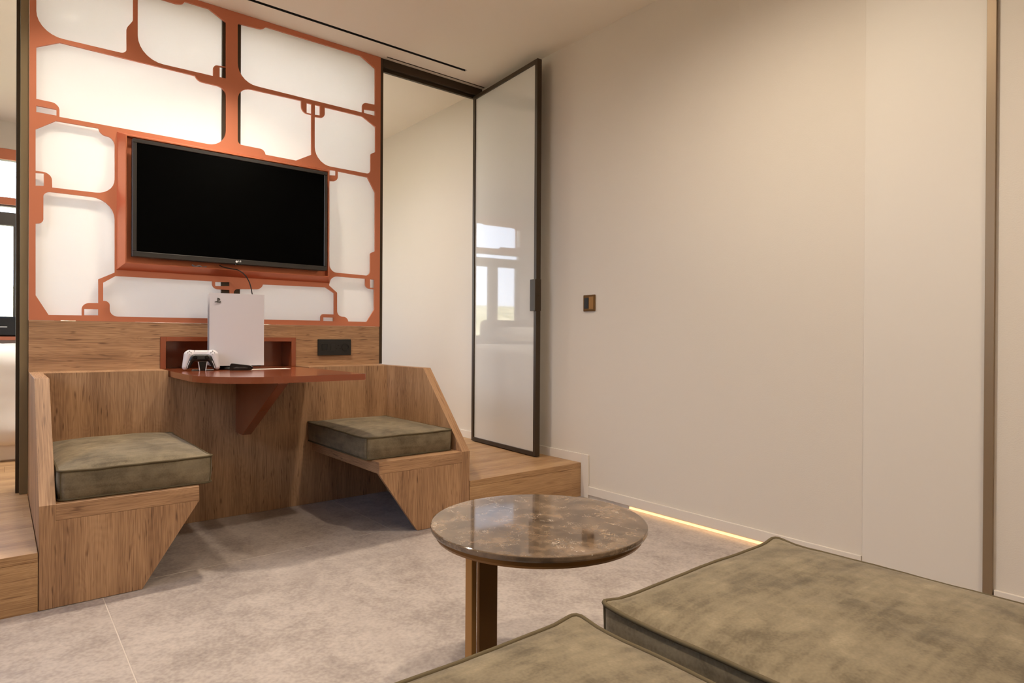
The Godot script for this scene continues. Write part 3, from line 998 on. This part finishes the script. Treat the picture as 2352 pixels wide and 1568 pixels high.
	box_part("centre_post", M.bronze, scr, Vector3(0.9455, 1.008, -3.7215) + so, Vector3(1.0425, CEIL_Y - 0.002, -3.7025) + so, 0.001)

	build_door()
	build_tv()
	build_desk()
	bench(0.105, 0.604, 1.0, "built-in oak bench seat beside the left doorway jamb")
	bench(1.883, 1.371, -1.0, "built-in oak bench seat beside the open glass door")
	cushion("seat_cushion", Vector3(0.409, 0.3555, -3.087), 0.494, 0.775, 0.104, 0.036, "olive velvet box cushion on the bench by the left doorway", "bench seat cushions", 3, 0.004, 0.004)
	cushion("seat_cushion", Vector3(1.583, 0.3555, -3.110), 0.478, 0.73, 0.104, 0.022, "olive velvet box cushion on the bench by the glass door", "bench seat cushions", 5, 0.004, 0.004)
	build_sockets()
	build_side_table()
	build_daybed()
	build_console()
	build_bedroom()
	build_outside()
	# ------------------------------------------------ lamps
	var warm := c8(255, 240, 218)
	downlight(Vector3(-0.33, CEIL_Y, -3.1), 0.55, warm, 66.0, "recessed ceiling downlight before the left doorway")
	downlight(Vector3(0.31, CEIL_Y, -3.1), 0.75, warm, 66.0, "recessed ceiling downlight above the left bench")
	downlight(Vector3(0.95, CEIL_Y, -3.1), 2.1, warm, 57.0, "recessed ceiling downlight above the wall desk")
	downlight(Vector3(0.35, CEIL_Y, -1.1), 2.0, warm, 44.0, "recessed ceiling downlight above the marble table")
	downlight(Vector3(1.6, CEIL_Y, -1.2), 2.1, warm, 84.0, "recessed ceiling downlight between the marble table and right wall")
	downlight(Vector3(0.35, CEIL_Y, 0.7), 1.2, warm, 75.0, "recessed fill downlight added behind the daybed")  # fill lamp added behind the camera for the faces turned towards it
	downlight(Vector3(1.55, CEIL_Y, 0.7), 1.6, warm, 75.0, "recessed fill downlight added near the rear wall and daybed")  # another added fill lamp, lifting the right wall and daybed
	var white := c8(255, 252, 248)
	downlight(Vector3(1.38, CEIL_Y, -4.4), 0.9, white, 76.0, "recessed ceiling downlight in the bedroom above the bed foot")
	downlight(Vector3(0.5, CEIL_Y, -4.4), 0.9, white, 76.0, "recessed ceiling downlight added in the bedroom to brighten the white glass")  # extra lamp added to lift the upper glass from the bedroom side
	downlight(Vector3(-0.4, CEIL_Y, -4.4), 0.8, white, 76.0, "recessed ceiling downlight added by the left doorway to brighten the glass")  # likewise added for the left end of the glass
	# linear light added to the bedroom ceiling, brightening the white glass from behind
	var cove := thing("added_linear_light", Vector3(1.0, CEIL_Y, -4.1), "long linear light added in the bedroom to brighten the white glass", "ceiling light")
	box_part("light_profile", M.bronze, cove, Vector3(-0.86, -0.018, -0.02), Vector3(0.86, -0.0005, 0.02), 0.001)
	var cg := plain("added_light_diffuser", white, 0.5)
	cg.emission_enabled = true
	cg.emission = white
	cg.emission_energy_multiplier = 3.0
	box_part("light_diffuser", cg, cove, Vector3(-0.85, -0.021, -0.014), Vector3(0.85, -0.018, 0.014), 0.0)
	var cl := AreaLight3D.new()
	cl.name = "added_linear_lamp"
	cl.position = Vector3(0, -0.026, 0)
	cl.rotation_degrees = Vector3(-90, 0, 0)
	cl.area_size = Vector2(1.7, 0.028)
	cl.light_color = white
	cl.light_energy = 1.2
	cl.shadow_enabled = true
	cove.add_child(cl)
	# upright linear lamp on the rear wall, seen mirrored in the white glass
	var up := thing("wall_lamp", Vector3(0.985, 1.83, 1.5), "slim upright linear lamp on the rear wall", "lamp")
	box_part("housing", M.bronze, up, Vector3(-0.014, 0.0, -0.02), Vector3(0.014, 0.88, 0.0), 0.001)
	var lg := plain("lamp_diffuser", white, 0.5)
	lg.emission_enabled = true
	lg.emission = white
	lg.emission_energy_multiplier = 5.0
	box_part("lamp_diffuser", lg, up, Vector3(-0.008, 0.01, -0.024), Vector3(0.008, 0.87, -0.02), 0.0)
	var ul := AreaLight3D.new()
	ul.name = "lamp_light"
	ul.position = Vector3(0, 0.44, -0.026)
	ul.area_size = Vector2(0.016, 0.86)
	ul.light_color = white
	ul.light_energy = 0.06
	ul.shadow_enabled = true
	up.add_child(ul)


func shifted_openings(so: Vector3) -> Array:
	var out := []
	for f in LATTICE_OPENINGS:
		var pts := rounded(f)
		for i in pts.size():
			pts[i] += Vector2(so.x, so.y)
		out.append(pts)
	return out


func window(called: String, x0: float, x1: float, mullions: Array, spans: Array, label: String) -> void:
	var w := structure(called, label, "window")
	var zf := -6.86
	var zb := -6.92
	var posts := [[x0, x0 + 0.05], [x1 - 0.05, x1]]
	for m in mullions:
		posts.append([m - 0.065, m + 0.065])
	posts.sort_custom(func(a, b): return a[0] < b[0])
	for p in posts:
		box_part("frame_post", M.frame_grey, w, Vector3(p[0], 0.9, zb), Vector3(p[1], 1.98, zf))
	for r in [[0.9, 0.98], [1.87, 1.98], [2.03, 2.06], [2.42, 2.5]]:
		box_part("frame_rail", M.frame_grey, w, Vector3(x0, r[0], zb + 0.002), Vector3(x1, r[1], zf + 0.002))
	for i in posts.size() - 1:
		box_part("pane", M.pane, w, Vector3(posts[i][1], 0.98, -6.892), Vector3(posts[i + 1][0], 1.87, -6.886), 0.0)
	box_part("pane", M.pane, w, Vector3(x0, 1.98, -6.892), Vector3(x1, 2.03, -6.886), 0.0)
	box_part("pane", M.pane, w, Vector3(x0, 2.06, -6.892), Vector3(x1, 2.42, -6.886), 0.0)
	box_part("window_sill", M.copper, w, Vector3(x0 - 0.02, 0.9, FAR_Z - 0.08), Vector3(x1 + 0.02, 0.93, FAR_Z + 0.10))
	# copper fretwork across the transom light
	var y0 := 2.035
	var y1 := 2.52
	var holes := []
	for s in spans:
		var x: float = s[0]
		var xe: float = s[1]
		var d := xe - x
		if d < 0.15:
			holes.append([x, y0 + 0.10, 0.012, xe, y0 + 0.10, 0.012, xe, y1 - 0.15, 0.03, x, y1 - 0.15, 0.03])
			continue
		holes.append([x, y0 + 0.085, 0.0, x + 0.35 * d, y0 + 0.085, 0.0, x + 0.38 * d, y0 + 0.06, 0.015, xe, y0 + 0.06, 0.0, xe, y1 - 0.11, 0.02, xe - 0.22 * d, y1 - 0.11, 0.0, xe - 0.26 * d, y1 - 0.135, 0.02, x, y1 - 0.14, 0.04])
	sheet_with_openings("fretwork", w, Vector3(x0, y0, -6.80), Vector3(x1, y1, -6.79), holes, M.copper)


func build_door() -> void:
	var d := structure("door_1", "tall bronze framed satin glass door standing open", "door")
	d.position = Vector3(2.634, 0.206, -3.716)
	d.rotation_degrees.y = -94.34
	var l := 0.768
	var h := 2.459
	var s := 0.026
	box_part("stile", M.bronze, d, Vector3(0, 0, -0.034), Vector3(s, h, 0), 0.001)
	box_part("stile", M.bronze, d, Vector3(l - s, 0, -0.034), Vector3(l, h, 0), 0.001)
	box_part("rail", M.bronze, d, Vector3(s, 0, -0.034), Vector3(l - s, s, 0), 0.001)
	box_part("rail", M.bronze, d, Vector3(s, h - s, -0.034), Vector3(l - s, h, 0), 0.001)
	box_part("glass_pane", M.frosted, d, Vector3(s - 0.004, s - 0.004, -0.018), Vector3(l - s + 0.004, h - s + 0.004, -0.010), 0.0)
	var hd := mb()
	box(hd, Vector3(l - 0.052, 0.901, 0.0), Vector3(l + 0.002, 1.097, 0.010), 0.001)
	box(hd, Vector3(l, 0.901, -0.036), Vector3(l + 0.002, 1.097, 0.002), 0.0004)
	var handle := put(hd, "handle", M.bronze, d)
	var kh := mb()
	lathe(kh, [[0.0, 0.0], [0.004, 0.0], [0.004, 0.003]], Vector3.ZERO, 16)
	var lock := put(kh, "lock", M.brass_dark, handle)
	lock.position = Vector3(l + 0.002, 0.995, -0.014)
	lock.rotation_degrees.z = -90


func mitred_side(st: SurfaceTool, oa: Vector3, ob: Vector3, fa: Vector3, fb: Vector3, ia: Vector3, ib: Vector3, ba: Vector3, bb: Vector3, mid: Vector3) -> void:
	var rows := [[oa, ob], [fa, fb], [ia, ib], [ba, bb]]
	for r in 3:
		var a: Vector3 = rows[r][0]
		var b: Vector3 = rows[r][1]
		var c: Vector3 = rows[r + 1][1]
		var n := (b - a).cross(c - a).normalized()
		var want := Vector3.BACK if r == 1 else (((a + b) * 0.5 - mid) * (1.0 if r == 0 else -1.0))
		if n.dot(want) < 0.0:
			n = -n
		quad(st, a, b, c, rows[r + 1][0], n)


func build_tv() -> void:
	var fr := thing("television_surround", Vector3(1.004, 1.265, SCREEN_Z + 0.0005), "copper frame mounted closely around the black television", "frame")
	var o := -fr.position
	var z0 := SCREEN_Z + 0.0005
	var z1 := -3.63
	var wall := [Vector3(0.452, 1.265, z0), Vector3(1.556, 1.265, z0), Vector3(1.556, 1.95, z0), Vector3(0.452, 1.95, z0)]
	var front := [Vector3(0.482, 1.296, z1), Vector3(1.526, 1.296, z1), Vector3(1.526, 1.928, z1), Vector3(0.482, 1.928, z1)]
	var inn := []
	var back := []
	var mid := Vector3(1.004, 1.61, -3.66) + o
	for p in front:
		var q: Vector3 = p + Vector3(0.005 * signf(1.004 - p.x), 0.005 * signf(1.61 - p.y), 0)
		inn.append(q + o)
		back.append(q + Vector3(0, 0, -0.034) + o)
	for k in 4:
		var l := (k + 1) % 4
		var st := mb()
		mitred_side(st, wall[k] + o, wall[l] + o, front[k] + o, front[l] + o, inn[k], inn[l], back[k], back[l], mid)
		put(st, "frame_side", M.copper_frame, fr)
	box_part("tray", M.copper_frame, fr, Vector3(0.487, 1.301, -3.672) + o, Vector3(1.521, 1.923, -3.664) + o, 0.0)

	var tv := thing("television", Vector3(1.0, 1.326, -3.62), "black flat television switched off inside the copper surround", "television")
	o = -tv.position
	var lo := Vector3(0.5045, 1.326, -3.625)
	var hi := Vector3(1.4955, 1.904, -3.58)
	box_part("body", M.black, tv, lo + o, Vector3(hi.x, hi.y, -3.595) + o, 0.003)
	var bz := mb()
	box(bz, Vector3(lo.x, lo.y, -3.5955) + o, Vector3(hi.x, lo.y + 0.026, -3.58) + o, 0.002)
	box(bz, Vector3(lo.x, hi.y - 0.019, -3.5955) + o, Vector3(hi.x, hi.y, -3.58) + o, 0.002)
	box(bz, Vector3(lo.x, lo.y + 0.026, -3.5955) + o, Vector3(lo.x + 0.019, hi.y - 0.019, -3.58) + o, 0.002)
	box(bz, Vector3(hi.x - 0.019, lo.y + 0.026, -3.5955) + o, Vector3(hi.x, hi.y - 0.019, -3.58) + o, 0.002)
	var bezel := put(bz, "bezel", M.tv_bezel, tv)
	box_part("screen", M.tv_screen, tv, Vector3(lo.x + 0.018, lo.y + 0.025, -3.594) + o, Vector3(hi.x - 0.018, hi.y - 0.018, -3.584) + o, 0.0)
	box_part("wall_mount", M.black_matt, tv, Vector3(0.9, 1.5, -3.6635) + o, Vector3(1.1, 1.75, -3.625) + o, 0.002)
	# maker's mark on the lower bezel: a round badge and two letters
	var badge := mb()
	lathe(badge, [[0.0, 0.0012], [0.0055, 0.0012], [0.0055, 0.0]], Vector3.ZERO, 24)
	var bo := put(badge, "badge", M.light_print, bezel)
	bo.rotation_degrees.x = 90
	bo.position = Vector3(0.990, 1.339, -3.58) + o
	letters("LG", 0.012, M.light_print, bezel, Vector3(0.9985, 1.3345, -3.5795) + o, "badge_lettering")
	box_part("receiver_window", M.black_gloss, tv, Vector3(0.985, 1.321, -3.6) + o, Vector3(1.012, 1.327, -3.582) + o, 0.001)

	var cable := mb()
	tube(cable, smooth_path([Vector3(0.915, 1.318, -3.625), Vector3(0.93, 1.308, -3.61), Vector3(0.975, 1.300, -3.60), Vector3(1.0, 1.296, -3.595), Vector3(1.03, 1.275, -3.585), Vector3(1.055, 1.235, -3.58), Vector3(1.068, 1.18, -3.575), Vector3(1.072, 1.12, -3.57), Vector3(1.06, 1.02, -3.565), Vector3(1.02, 0.93, -3.56)], 5), 0.0028, 8)
	tag(put(cable, "video_cable", M.black_matt, self), "thin black cable hanging from the television to the console", "cable")
	var lead := mb()
	tube(lead, smooth_path([Vector3(0.785, 1.312, -3.645), Vector3(0.80, 1.303, -3.64), Vector3(0.82, 1.308, -3.64), Vector3(0.835, 1.301, -3.64), Vector3(0.855, 1.306, -3.645)], 5), 0.004, 8)
	tag(put(lead, "power_lead", M.white_plastic, self), "short white lead looped under the television in its frame", "cable")


func letters(text: String, size: float, m: Material, parent: Node, at: Vector3, called: String) -> void:
	var tm := TextMesh.new()
	var f := SystemFont.new()
	f.font_names = PackedStringArray(["Droid Sans"])
	f.font_weight = 700
	tm.font = f
	tm.text = text
	tm.font_size = 64
	tm.pixel_size = size / 64.0
	tm.depth = 0.0008
	tm.horizontal_alignment = HORIZONTAL_ALIGNMENT_LEFT
	tm.vertical_alignment = VERTICAL_ALIGNMENT_BOTTOM
	var o := MeshInstance3D.new()
	o.name = called
	o.mesh = tm
	o.material_override = m
	o.position = at
	parent.add_child(o, true)


func smooth_path(pts: Array, per: int) -> Array:
	var out := []
	for i in pts.size() - 1:
		var p0: Vector3 = pts[maxi(i - 1, 0)]
		var p3: Vector3 = pts[mini(i + 2, pts.size() - 1)]
		for k in per:
			out.append(pts[i].cubic_interpolate(pts[i + 1], p0, p3, float(k) / per))
	out.append(pts[-1])
	return out


func build_desk() -> void:
	var t := thing("wall_desk", Vector3(0.9965, 0.737, SCREEN_Z), "glossy copper lacquered wall desk with a rounded corner below the television", "desk")
	var o := Vector2(-0.9965, -SCREEN_Z)
	var top := rounded([0.6465, -3.852, 0.0, 1.3505, -3.852, 0.0, 1.3505, -3.69, 0.0, 1.343, -3.69, 0.0, 1.343, -2.745, 0.012, 0.65, -2.70, 0.36, 0.65, -3.69, 0.0, 0.6465, -3.69, 0.0], 12)
	for i in top.size():
		top[i] += o
	var st := mb()
	prism(st, top, 1, 0.0, 0.028, 0.0015)
	put(st, "desk_top", M.lacquer, t)
	st = mb()
	var fin := PackedVector2Array([Vector2(BACK_Z + 0.001, 0.735), Vector2(-2.83, 0.735), Vector2(-2.83, 0.725), Vector2(-3.36, 0.437), Vector2(BACK_Z + 0.001, 0.437)])
	for i in fin.size():
		fin[i] += Vector2(-SCREEN_Z, -0.737)
	prism(st, fin, 0, 0.960 - 0.9965, 1.004 - 0.9965, 0.001)
	put(st, "bracket", M.lacquer, t)


func build_sockets() -> void:
	var s := thing("socket_plate", Vector3(1.589, 0.8755, SCREEN_Z), "long black socket plate on the oak panel beside the niche", "socket")
	var plate := box_part("plate", M.black, s, Vector3(-0.106, -0.0485, 0.0005), Vector3(0.106, 0.0485, 0.010), 0.002)
	for k in 4:
		var x := -0.0655 + 0.044 * k
		var ring := mb()
		if k < 2:
			box(ring, Vector3(x - 0.0205, -0.0225, 0.010), Vector3(x + 0.0205, 0.0225, 0.0115), 0.0006)
			put(ring, "module", M.black, plate)
			if k == 0:
				box_part("rocker", M.black_gloss, plate, Vector3(x - 0.017, -0.019, 0.0115), Vector3(x + 0.017, 0.019, 0.013), 0.0008)
			else:
				box_part("usb_port", M.black_gloss, plate, Vector3(x - 0.007, -0.016, 0.0115), Vector3(x - 0.001, 0.016, 0.0122), 0.0003)
		elif k == 3:
			lathe(ring, [[0.0225, 0.001], [0.0225, 0.0022], [0.0205, 0.0022], [0.0205, -0.004], [0.0, -0.004]], Vector3.ZERO, 32)
			var o := put(ring, "socket_well", M.black_matt, plate)
			o.rotation_degrees.x = 90
			o.position = Vector3(0.066, 0, 0.0125)
		else:
			for q in [Vector2(0.0, 0.012), Vector2(-0.011, -0.008), Vector2(0.011, -0.008)]:
				var pin := mb()
				lathe(pin, [[0.0, 0.001], [0.004, 0.001], [0.004, 0.0]], Vector3.ZERO, 12)
				var po := put(pin, "pin_hole", M.black_matt, plate)
				po.rotation_degrees.x = 90
				po.position = Vector3(x + q.x, q.y, 0.0102)
	var w := thing("light_switch", Vector3(WALL_X, 1.146, -2.613), "square brass switch plate with a black rocker on the cream wall", "switch")
	var brass_plate := box_part("plate", M.brass_dark, w, Vector3(-0.010, -0.048, -0.047), Vector3(-0.0005, 0.048, 0.047), 0.0025)
	box_part("rocker", M.black, brass_plate, Vector3(-0.0125, -0.033, -0.036), Vector3(-0.010, 0.031, -0.002), 0.0008)
	box_part("rocker", M.brass, brass_plate, Vector3(-0.0115, -0.037, 0.001), Vector3(-0.010, 0.037, 0.038), 0.0006)


func build_side_table() -> void:
	var c := Vector3(1.115, 0, -1.262)
	var t := thing("side_table", c, "round brown marble side table on a slender brass leg", "table")
	var st := mb()
	lathe(st, [[0.0, 0.45], [0.282, 0.45], [0.2845, 0.4488], [0.285, 0.447], [0.285, 0.440], [0.2835, 0.436], [0.279, 0.434], [0.0, 0.434]], Vector3.ZERO, 128)
	put(st, "marble_top", M.marble, t)
	st = mb()
	lathe(st, [[0.0, 0.4338], [0.270, 0.4338], [0.274, 0.432], [0.274, 0.424], [0.271, 0.418], [0.0, 0.418]], Vector3.ZERO, 96)
	put(st, "support_ring", M.brass_dark, t)
	var leg := mb()
	box(leg, Vector3(-0.226, 0.008, -0.014), Vector3(-0.211, 0.418, 0.014), 0.0012)
	put(leg, "leg_plate", M.brass, t)
	leg = mb()
	box(leg, Vector3(-0.197, 0.008, -0.006), Vector3(-0.141, 0.418, 0.006), 0.0012)
	put(leg, "leg_plate", M.brass_dark, t)
	box_part("foot_plate", M.brass_dark, t, Vector3(-0.24, 0.0005, -0.16), Vector3(0.16, 0.010, 0.16), 0.002)


func build_daybed() -> void:
	var t := thing("daybed", Vector3(0.9, 0, -0.47), "low daybed base carrying two wide velvet cushions", "daybed")
	box_part("base", M.velvet, t, Vector3(-0.86, 0.05, -0.375), Vector3(0.7, 0.225, 0.375), 0.012)
	for x in [-0.8, -0.1, 0.64]:
		for z in [-0.32, 0.32]:
			box_part("foot", M.black_matt, t, Vector3(x - 0.025, 0.001, z - 0.025), Vector3(x + 0.025, 0.052, z + 0.025), 0.003)
	cushion("daybed_cushion", Vector3(1.292, 0.2255, -0.50), 0.675, 0.76, 0.165, 0.028, "wide olive velvet daybed cushion nearer the right wall", "daybed cushions", 13, 0.0048, 0.012)
	cushion("daybed_cushion", Vector3(0.462, 0.2255, -0.50), 0.83, 0.76, 0.160, 0.028, "wide olive velvet daybed cushion nearer the marble table leg", "daybed cushions", 17, 0.0048, 0.012)


func build_console() -> void:
	var at := Vector3(0.966, 0.765, -3.50)
	var t := thing("game_console", at, "upright white games console standing on the copper desk", "console", "", deg_to_rad(-8.0))
	var w := 0.131
	for s in [1.0, -1.0]:
		var st := mb()
		# a side plate, bowed slightly outwards
		var rows := []
		var n := 14
		for i in n + 1:
			var y := 0.021 + 0.372 * i / n
			var row := []
			for k in n + 1:
				var x := -w + 2 * w * k / n
				var ux := x / w
				var uy := (y - 0.207) / 0.186
				var z := 0.047 + 0.004 * (1 - ux * ux) + 0.004 * uy * uy
				row.append(Vector3(x, y, z * s))
			rows.append(row)
		net(st, rows, false, Vector3(0, 0, s))
		var inner := []
		for r in rows:
			var row := []
			for p in r:
				row.append(p - Vector3(0, 0, 0.007 * s))
			inner.append(row)
		net(st, inner, false, Vector3(0, 0, -s))
		for k in n:
			quad(st, rows[0][k], rows[0][k + 1], inner[0][k + 1], inner[0][k], Vector3.DOWN)
			quad(st, rows[n][k], rows[n][k + 1], inner[n][k + 1], inner[n][k], Vector3.UP)
			quad(st, rows[k][0], rows[k + 1][0], inner[k + 1][0], inner[k][0], Vector3.LEFT)
			quad(st, rows[k][n], rows[k + 1][n], inner[k + 1][n], inner[k][n], Vector3.RIGHT)
		put(st, "side_plate", M.white_plastic, t)
	box_part("core", M.black_gloss, t, Vector3(-w + 0.008, 0.016, -0.038), Vector3(w - 0.008, 0.380, 0.038), 0.006)
	var st2 := mb()
	lathe(st2, [[0.0, 0.0], [0.078, 0.0], [0.08, 0.004], [0.074, 0.016], [0.0, 0.017]], Vector3.ZERO, 40)
	put(st2, "stand", M.black, t)
	# the mark in the top corner: an upright letter with a lying one round its foot
	var e := mb()
	var zc := 0.0523
	prism(e, PackedVector2Array([Vector2(-0.002, 0.0), Vector2(0.003, -0.002), Vector2(0.003, 0.0225), Vector2(-0.002, 0.024)]), 2, zc, zc + 0.0008)
	prism(e, rounded([0.003, 0.0225, 0.0, 0.003, 0.0185, 0.0, 0.0065, 0.0175, 0.0, 0.0065, 0.0095, 0.0, 0.0105, 0.010, 0.003, 0.0105, 0.0205, 0.004], 4), 2, zc, zc + 0.0008)
	prism(e, rounded([-0.0035, 0.006, 0.0, -0.0155, 0.0035, 0.003, -0.0150, 0.0, 0.003, -0.0035, 0.001, 0.0], 4), 2, zc, zc + 0.0008)
	prism(e, rounded([0.0045, 0.0035, 0.0, 0.012, 0.006, 0.003, 0.0165, 0.0035, 0.003, 0.012, 0.0005, 0.002, 0.0045, -0.0015, 0.0], 4), 2, zc, zc + 0.0008)
	var em := put(e, "emblem", M.black, t)
	em.position = Vector3(-0.093, 0.345, 0.0005)

	# controller leaning on its dock
	var ct := thing("game_controller", Vector3(0.782, 0.766, -3.43), "white and black game controller propped upright on the desk", "controller", "", deg_to_rad(-14.0))
	var lean := Transform3D(Basis(Vector3.RIGHT, deg_to_rad(-14.0)), Vector3(0, 0.0, 0))
	var white := func(p: Vector3) -> float:
		var q := Vector3(absf(p.x), p.y, p.z)
		var g := capsule(q, Vector3(0.055, 0.078, 0), Vector3(0.072, 0.018, -0.002), 0.024, 0.0135)
		var b := round_box(q, Vector3(0, 0.086, 0), Vector3(0.062, 0.017, 0.015), 0.013)
		return smin(g, b, 0.012)
	var black := func(p: Vector3) -> float:
		var q := Vector3(absf(p.x), p.y, p.z)
		var b := round_box(q, Vector3(0, 0.063, 0.004), Vector3(0.042, 0.0165, 0.017), 0.01)
		var g := capsule(q, Vector3(0.040, 0.062, 0.007), Vector3(0.059, 0.014, 0.006), 0.0155, 0.0075)
		return smin(b, g, 0.008)
	var sw := mb()
	surface_net(sw, white, Vector3(-0.1, -0.005, -0.032), Vector3(0.1, 0.115, 0.032), 0.0033, lean)
	var shell := put(sw, "shell", M.white_plastic, ct)
	var sb := mb()
	surface_net(sb, black, Vector3(-0.085, -0.002, -0.02), Vector3(0.085, 0.09, 0.03), 0.0033, lean)
	var grip := put(sb, "grip_core", M.black, ct)
	for s in [-1.0, 1.0]:
		var stick := mb()
		lathe(stick, [[0.0, 0.009], [0.008, 0.009], [0.0095, 0.006], [0.006, 0.0], [0.006, -0.004]], Vector3.ZERO, 24)
		var so := put(stick, "thumbstick", M.black_gloss, grip)
		so.transform = lean * Transform3D(Basis(Vector3.RIGHT, PI / 2), Vector3(0.0255 * s, 0.062, 0.020))
		var line := mb()
		box(line, Vector3(0.0305 * s - 0.0006, 0.075, 0.0135), Vector3(0.0305 * s + 0.0006, 0.103, 0.0155), 0.0)
		var lo := put(line, "touchpad_gap", M.black, shell)
		lo.transform = lean
		var edge := mb()
		tube(edge, [lean * Vector3(0.049 * s, 0.045, 0.0225), lean * Vector3(0.058 * s, 0.024, 0.0165), lean * Vector3(0.062 * s, 0.010, 0.012)], 0.0018, 6)
		put(edge, "grip_edge", M.white_plastic, ct)
	for q in [Vector3(0.052, 0.094, 0.0), Vector3(0.052, 0.078, 0.0), Vector3(0.060, 0.086, 0.0), Vector3(0.044, 0.086, 0.0), Vector3(-0.052, 0.093, 0.0), Vector3(-0.052, 0.079, 0.0), Vector3(-0.059, 0.086, 0.0), Vector3(-0.045, 0.086, 0.0)]:
		var btn := mb()
		lathe(btn, [[0.0, 0.0035], [0.0035, 0.003], [0.0037, 0.0]], Vector3.ZERO, 12)
		var bo := put(btn, "button", M.grey_print, shell)
		bo.transform = lean * Transform3D(Basis(Vector3.RIGHT, PI / 2), Vector3(q.x, q.y, 0.0205 if absf(q.x) > 0.05 else 0.019))
	var dock := thing("controller_dock", Vector3(0.788, 0.765, -3.422), "small black dock tongue holding up the game controller", "dock", "", deg_to_rad(-14.0))
	var dk := mb()
	prism(dk, PackedVector2Array([Vector2(-0.011, 0.0005), Vector2(0.011, 0.0005), Vector2(0.017, 0.047), Vector2(-0.017, 0.047)]), 2, 0.006, 0.022, 0.001)
	put(dk, "tongue", M.black_gloss, dock)
	for s in [-1.0, 1.0]:
		var fin := mb()
		tube(fin, [Vector3(0.0135 * s, 0.002, 0.021), Vector3(0.0195 * s, 0.045, 0.018)], 0.0022, 6)
		put(fin, "light_edge", M.white_plastic, dock)
	box_part("foot", M.black, dock, Vector3(-0.05, 0.0005, -0.03), Vector3(0.05, 0.006, 0.006), 0.002)

	var rem := thing("remote_control", Vector3(0.957, 0.7655, -3.37), "black handheld remote lying in front of the console", "remote", "", deg_to_rad(-18.0))
	var rb := mb()
	prism(rb, rounded([-0.055, 0.002, 0.004, 0.048, 0.0005, 0.012, 0.058, 0.012, 0.01, 0.045, 0.024, 0.012, -0.05, 0.036, 0.008], 5), 2, -0.022, 0.022, 0.003)
	put(rb, "body", M.black_gloss, rem)
	box_part("key_strip", M.tv_bezel, rem, Vector3(-0.035, 0.009, 0.0218), Vector3(0.03, 0.016, 0.0228), 0.0003)
	var card := thing("paper_card", Vector3(1.115, 0.7652, -3.43), "white paper card lying flat on the copper desk", "card", "", deg_to_rad(6.0))
	box_part("sheet", M.paper, card, Vector3(-0.105, 0.0002, -0.03), Vector3(0.105, 0.0014, 0.03), 0.0)


func soft_block(st: SurfaceTool, c: Vector3, h: Vector3, r: float, cell: float, bump: float, sd: int) -> void:
	var nz := FastNoiseLite.new()
	nz.seed = sd
	nz.frequency = 2.2
	nz.fractal_octaves = 3
	var f := func(p: Vector3) -> float:
		return round_box(p, c, h, r) + nz.get_noise_3dv(p) * bump
	var e := Vector3.ONE * (cell * 2.0 + bump)
	surface_net(st, f, c - h - e, c + h + e, cell)


func build_bedroom() -> void:
	var bed := thing("bed", Vector3(0.75, PLAT_Y, -5.3), "high bed under a cream bedspread in the bedroom behind the partition", "bed")
	var st := mb()
	soft_block(st, Vector3(0, 0.38, 0), Vector3(1.15, 0.29, 0.62), 0.1, 0.04, 0.03, 4)
	put(st, "bedspread", M.linen, bed)
	box_part("bed_base", M.linen_dark, bed, Vector3(-1.1, 0.001, -0.57), Vector3(1.1, 0.14, 0.57), 0.01)
	var pl := mb()
	soft_block(pl, Vector3.ZERO, Vector3(0.36, 0.07, 0.2), 0.068, 0.025, 0.012, 9)
	var po := put(pl, "pillow", M.linen, self)
	po.position = Vector3(1.12, 0.985, -5.35)
	tag(po, "plump white pillow lying on the cream bed", "pillow")
	var ch := thing("armchair", Vector3(0.82, PLAT_Y, -6.28), "rounded taupe armchair between the bed and the bedroom window", "chair")
	var cb := mb()
	soft_block(cb, Vector3(0, 0.70, -0.22), Vector3(0.32, 0.27, 0.07), 0.07, 0.03, 0.0, 3)
	put(cb, "backrest", M.chair_cloth, ch)
	cb = mb()
	soft_block(cb, Vector3(0, 0.39, 0), Vector3(0.30, 0.07, 0.27), 0.06, 0.03, 0.0, 3)
	put(cb, "seat", M.chair_cloth, ch)
	for x in [-0.25, 0.25]:
		for z in [-0.22, 0.22]:
			box_part("leg", M.black_matt, ch, Vector3(x - 0.015, 0.001, z - 0.015), Vector3(x + 0.015, 0.34, z + 0.015), 0.002)
	var sp := thing("speaker_box", Vector3(-0.07, 0.93, -6.76), "black box with a pale stripe standing on the bedroom window sill", "speaker")
	box_part("case", M.black, sp, Vector3(-0.2, 0.001, -0.06), Vector3(0.2, 0.165, 0.06), 0.012)
	box_part("stripe", M.light_print, sp, Vector3(-0.15, 0.075, 0.0595), Vector3(0.12, 0.083, 0.0612), 0.0)


func build_outside() -> void:
	var o := mb()
	var nz := FastNoiseLite.new()
	nz.seed = 19
	nz.frequency = 0.012
	nz.fractal_octaves = 4
	var rows := []
	for r in 40:
		var z := -40.0 - 7.0 * r
		var row := []
		for c in 80:
			var x := -260.0 + 7.0 * c
			var up := smoothstep(-40.0, -230.0, z)
			var y := lerpf(-16.0, 12.5, up) + nz.get_noise_2d(x, z) * (2.0 + 5.0 * up) - (6.0 * smoothstep(-230.0, -313.0, z))
			row.append(Vector3(x, y, z))
		rows.append(row)
	net(o, rows, false, Vector3.UP)
	tag(put(o, "hillside", M.hill, self), "dry scrubby hillside seen through the bedroom windows", "hill", "", "structure")
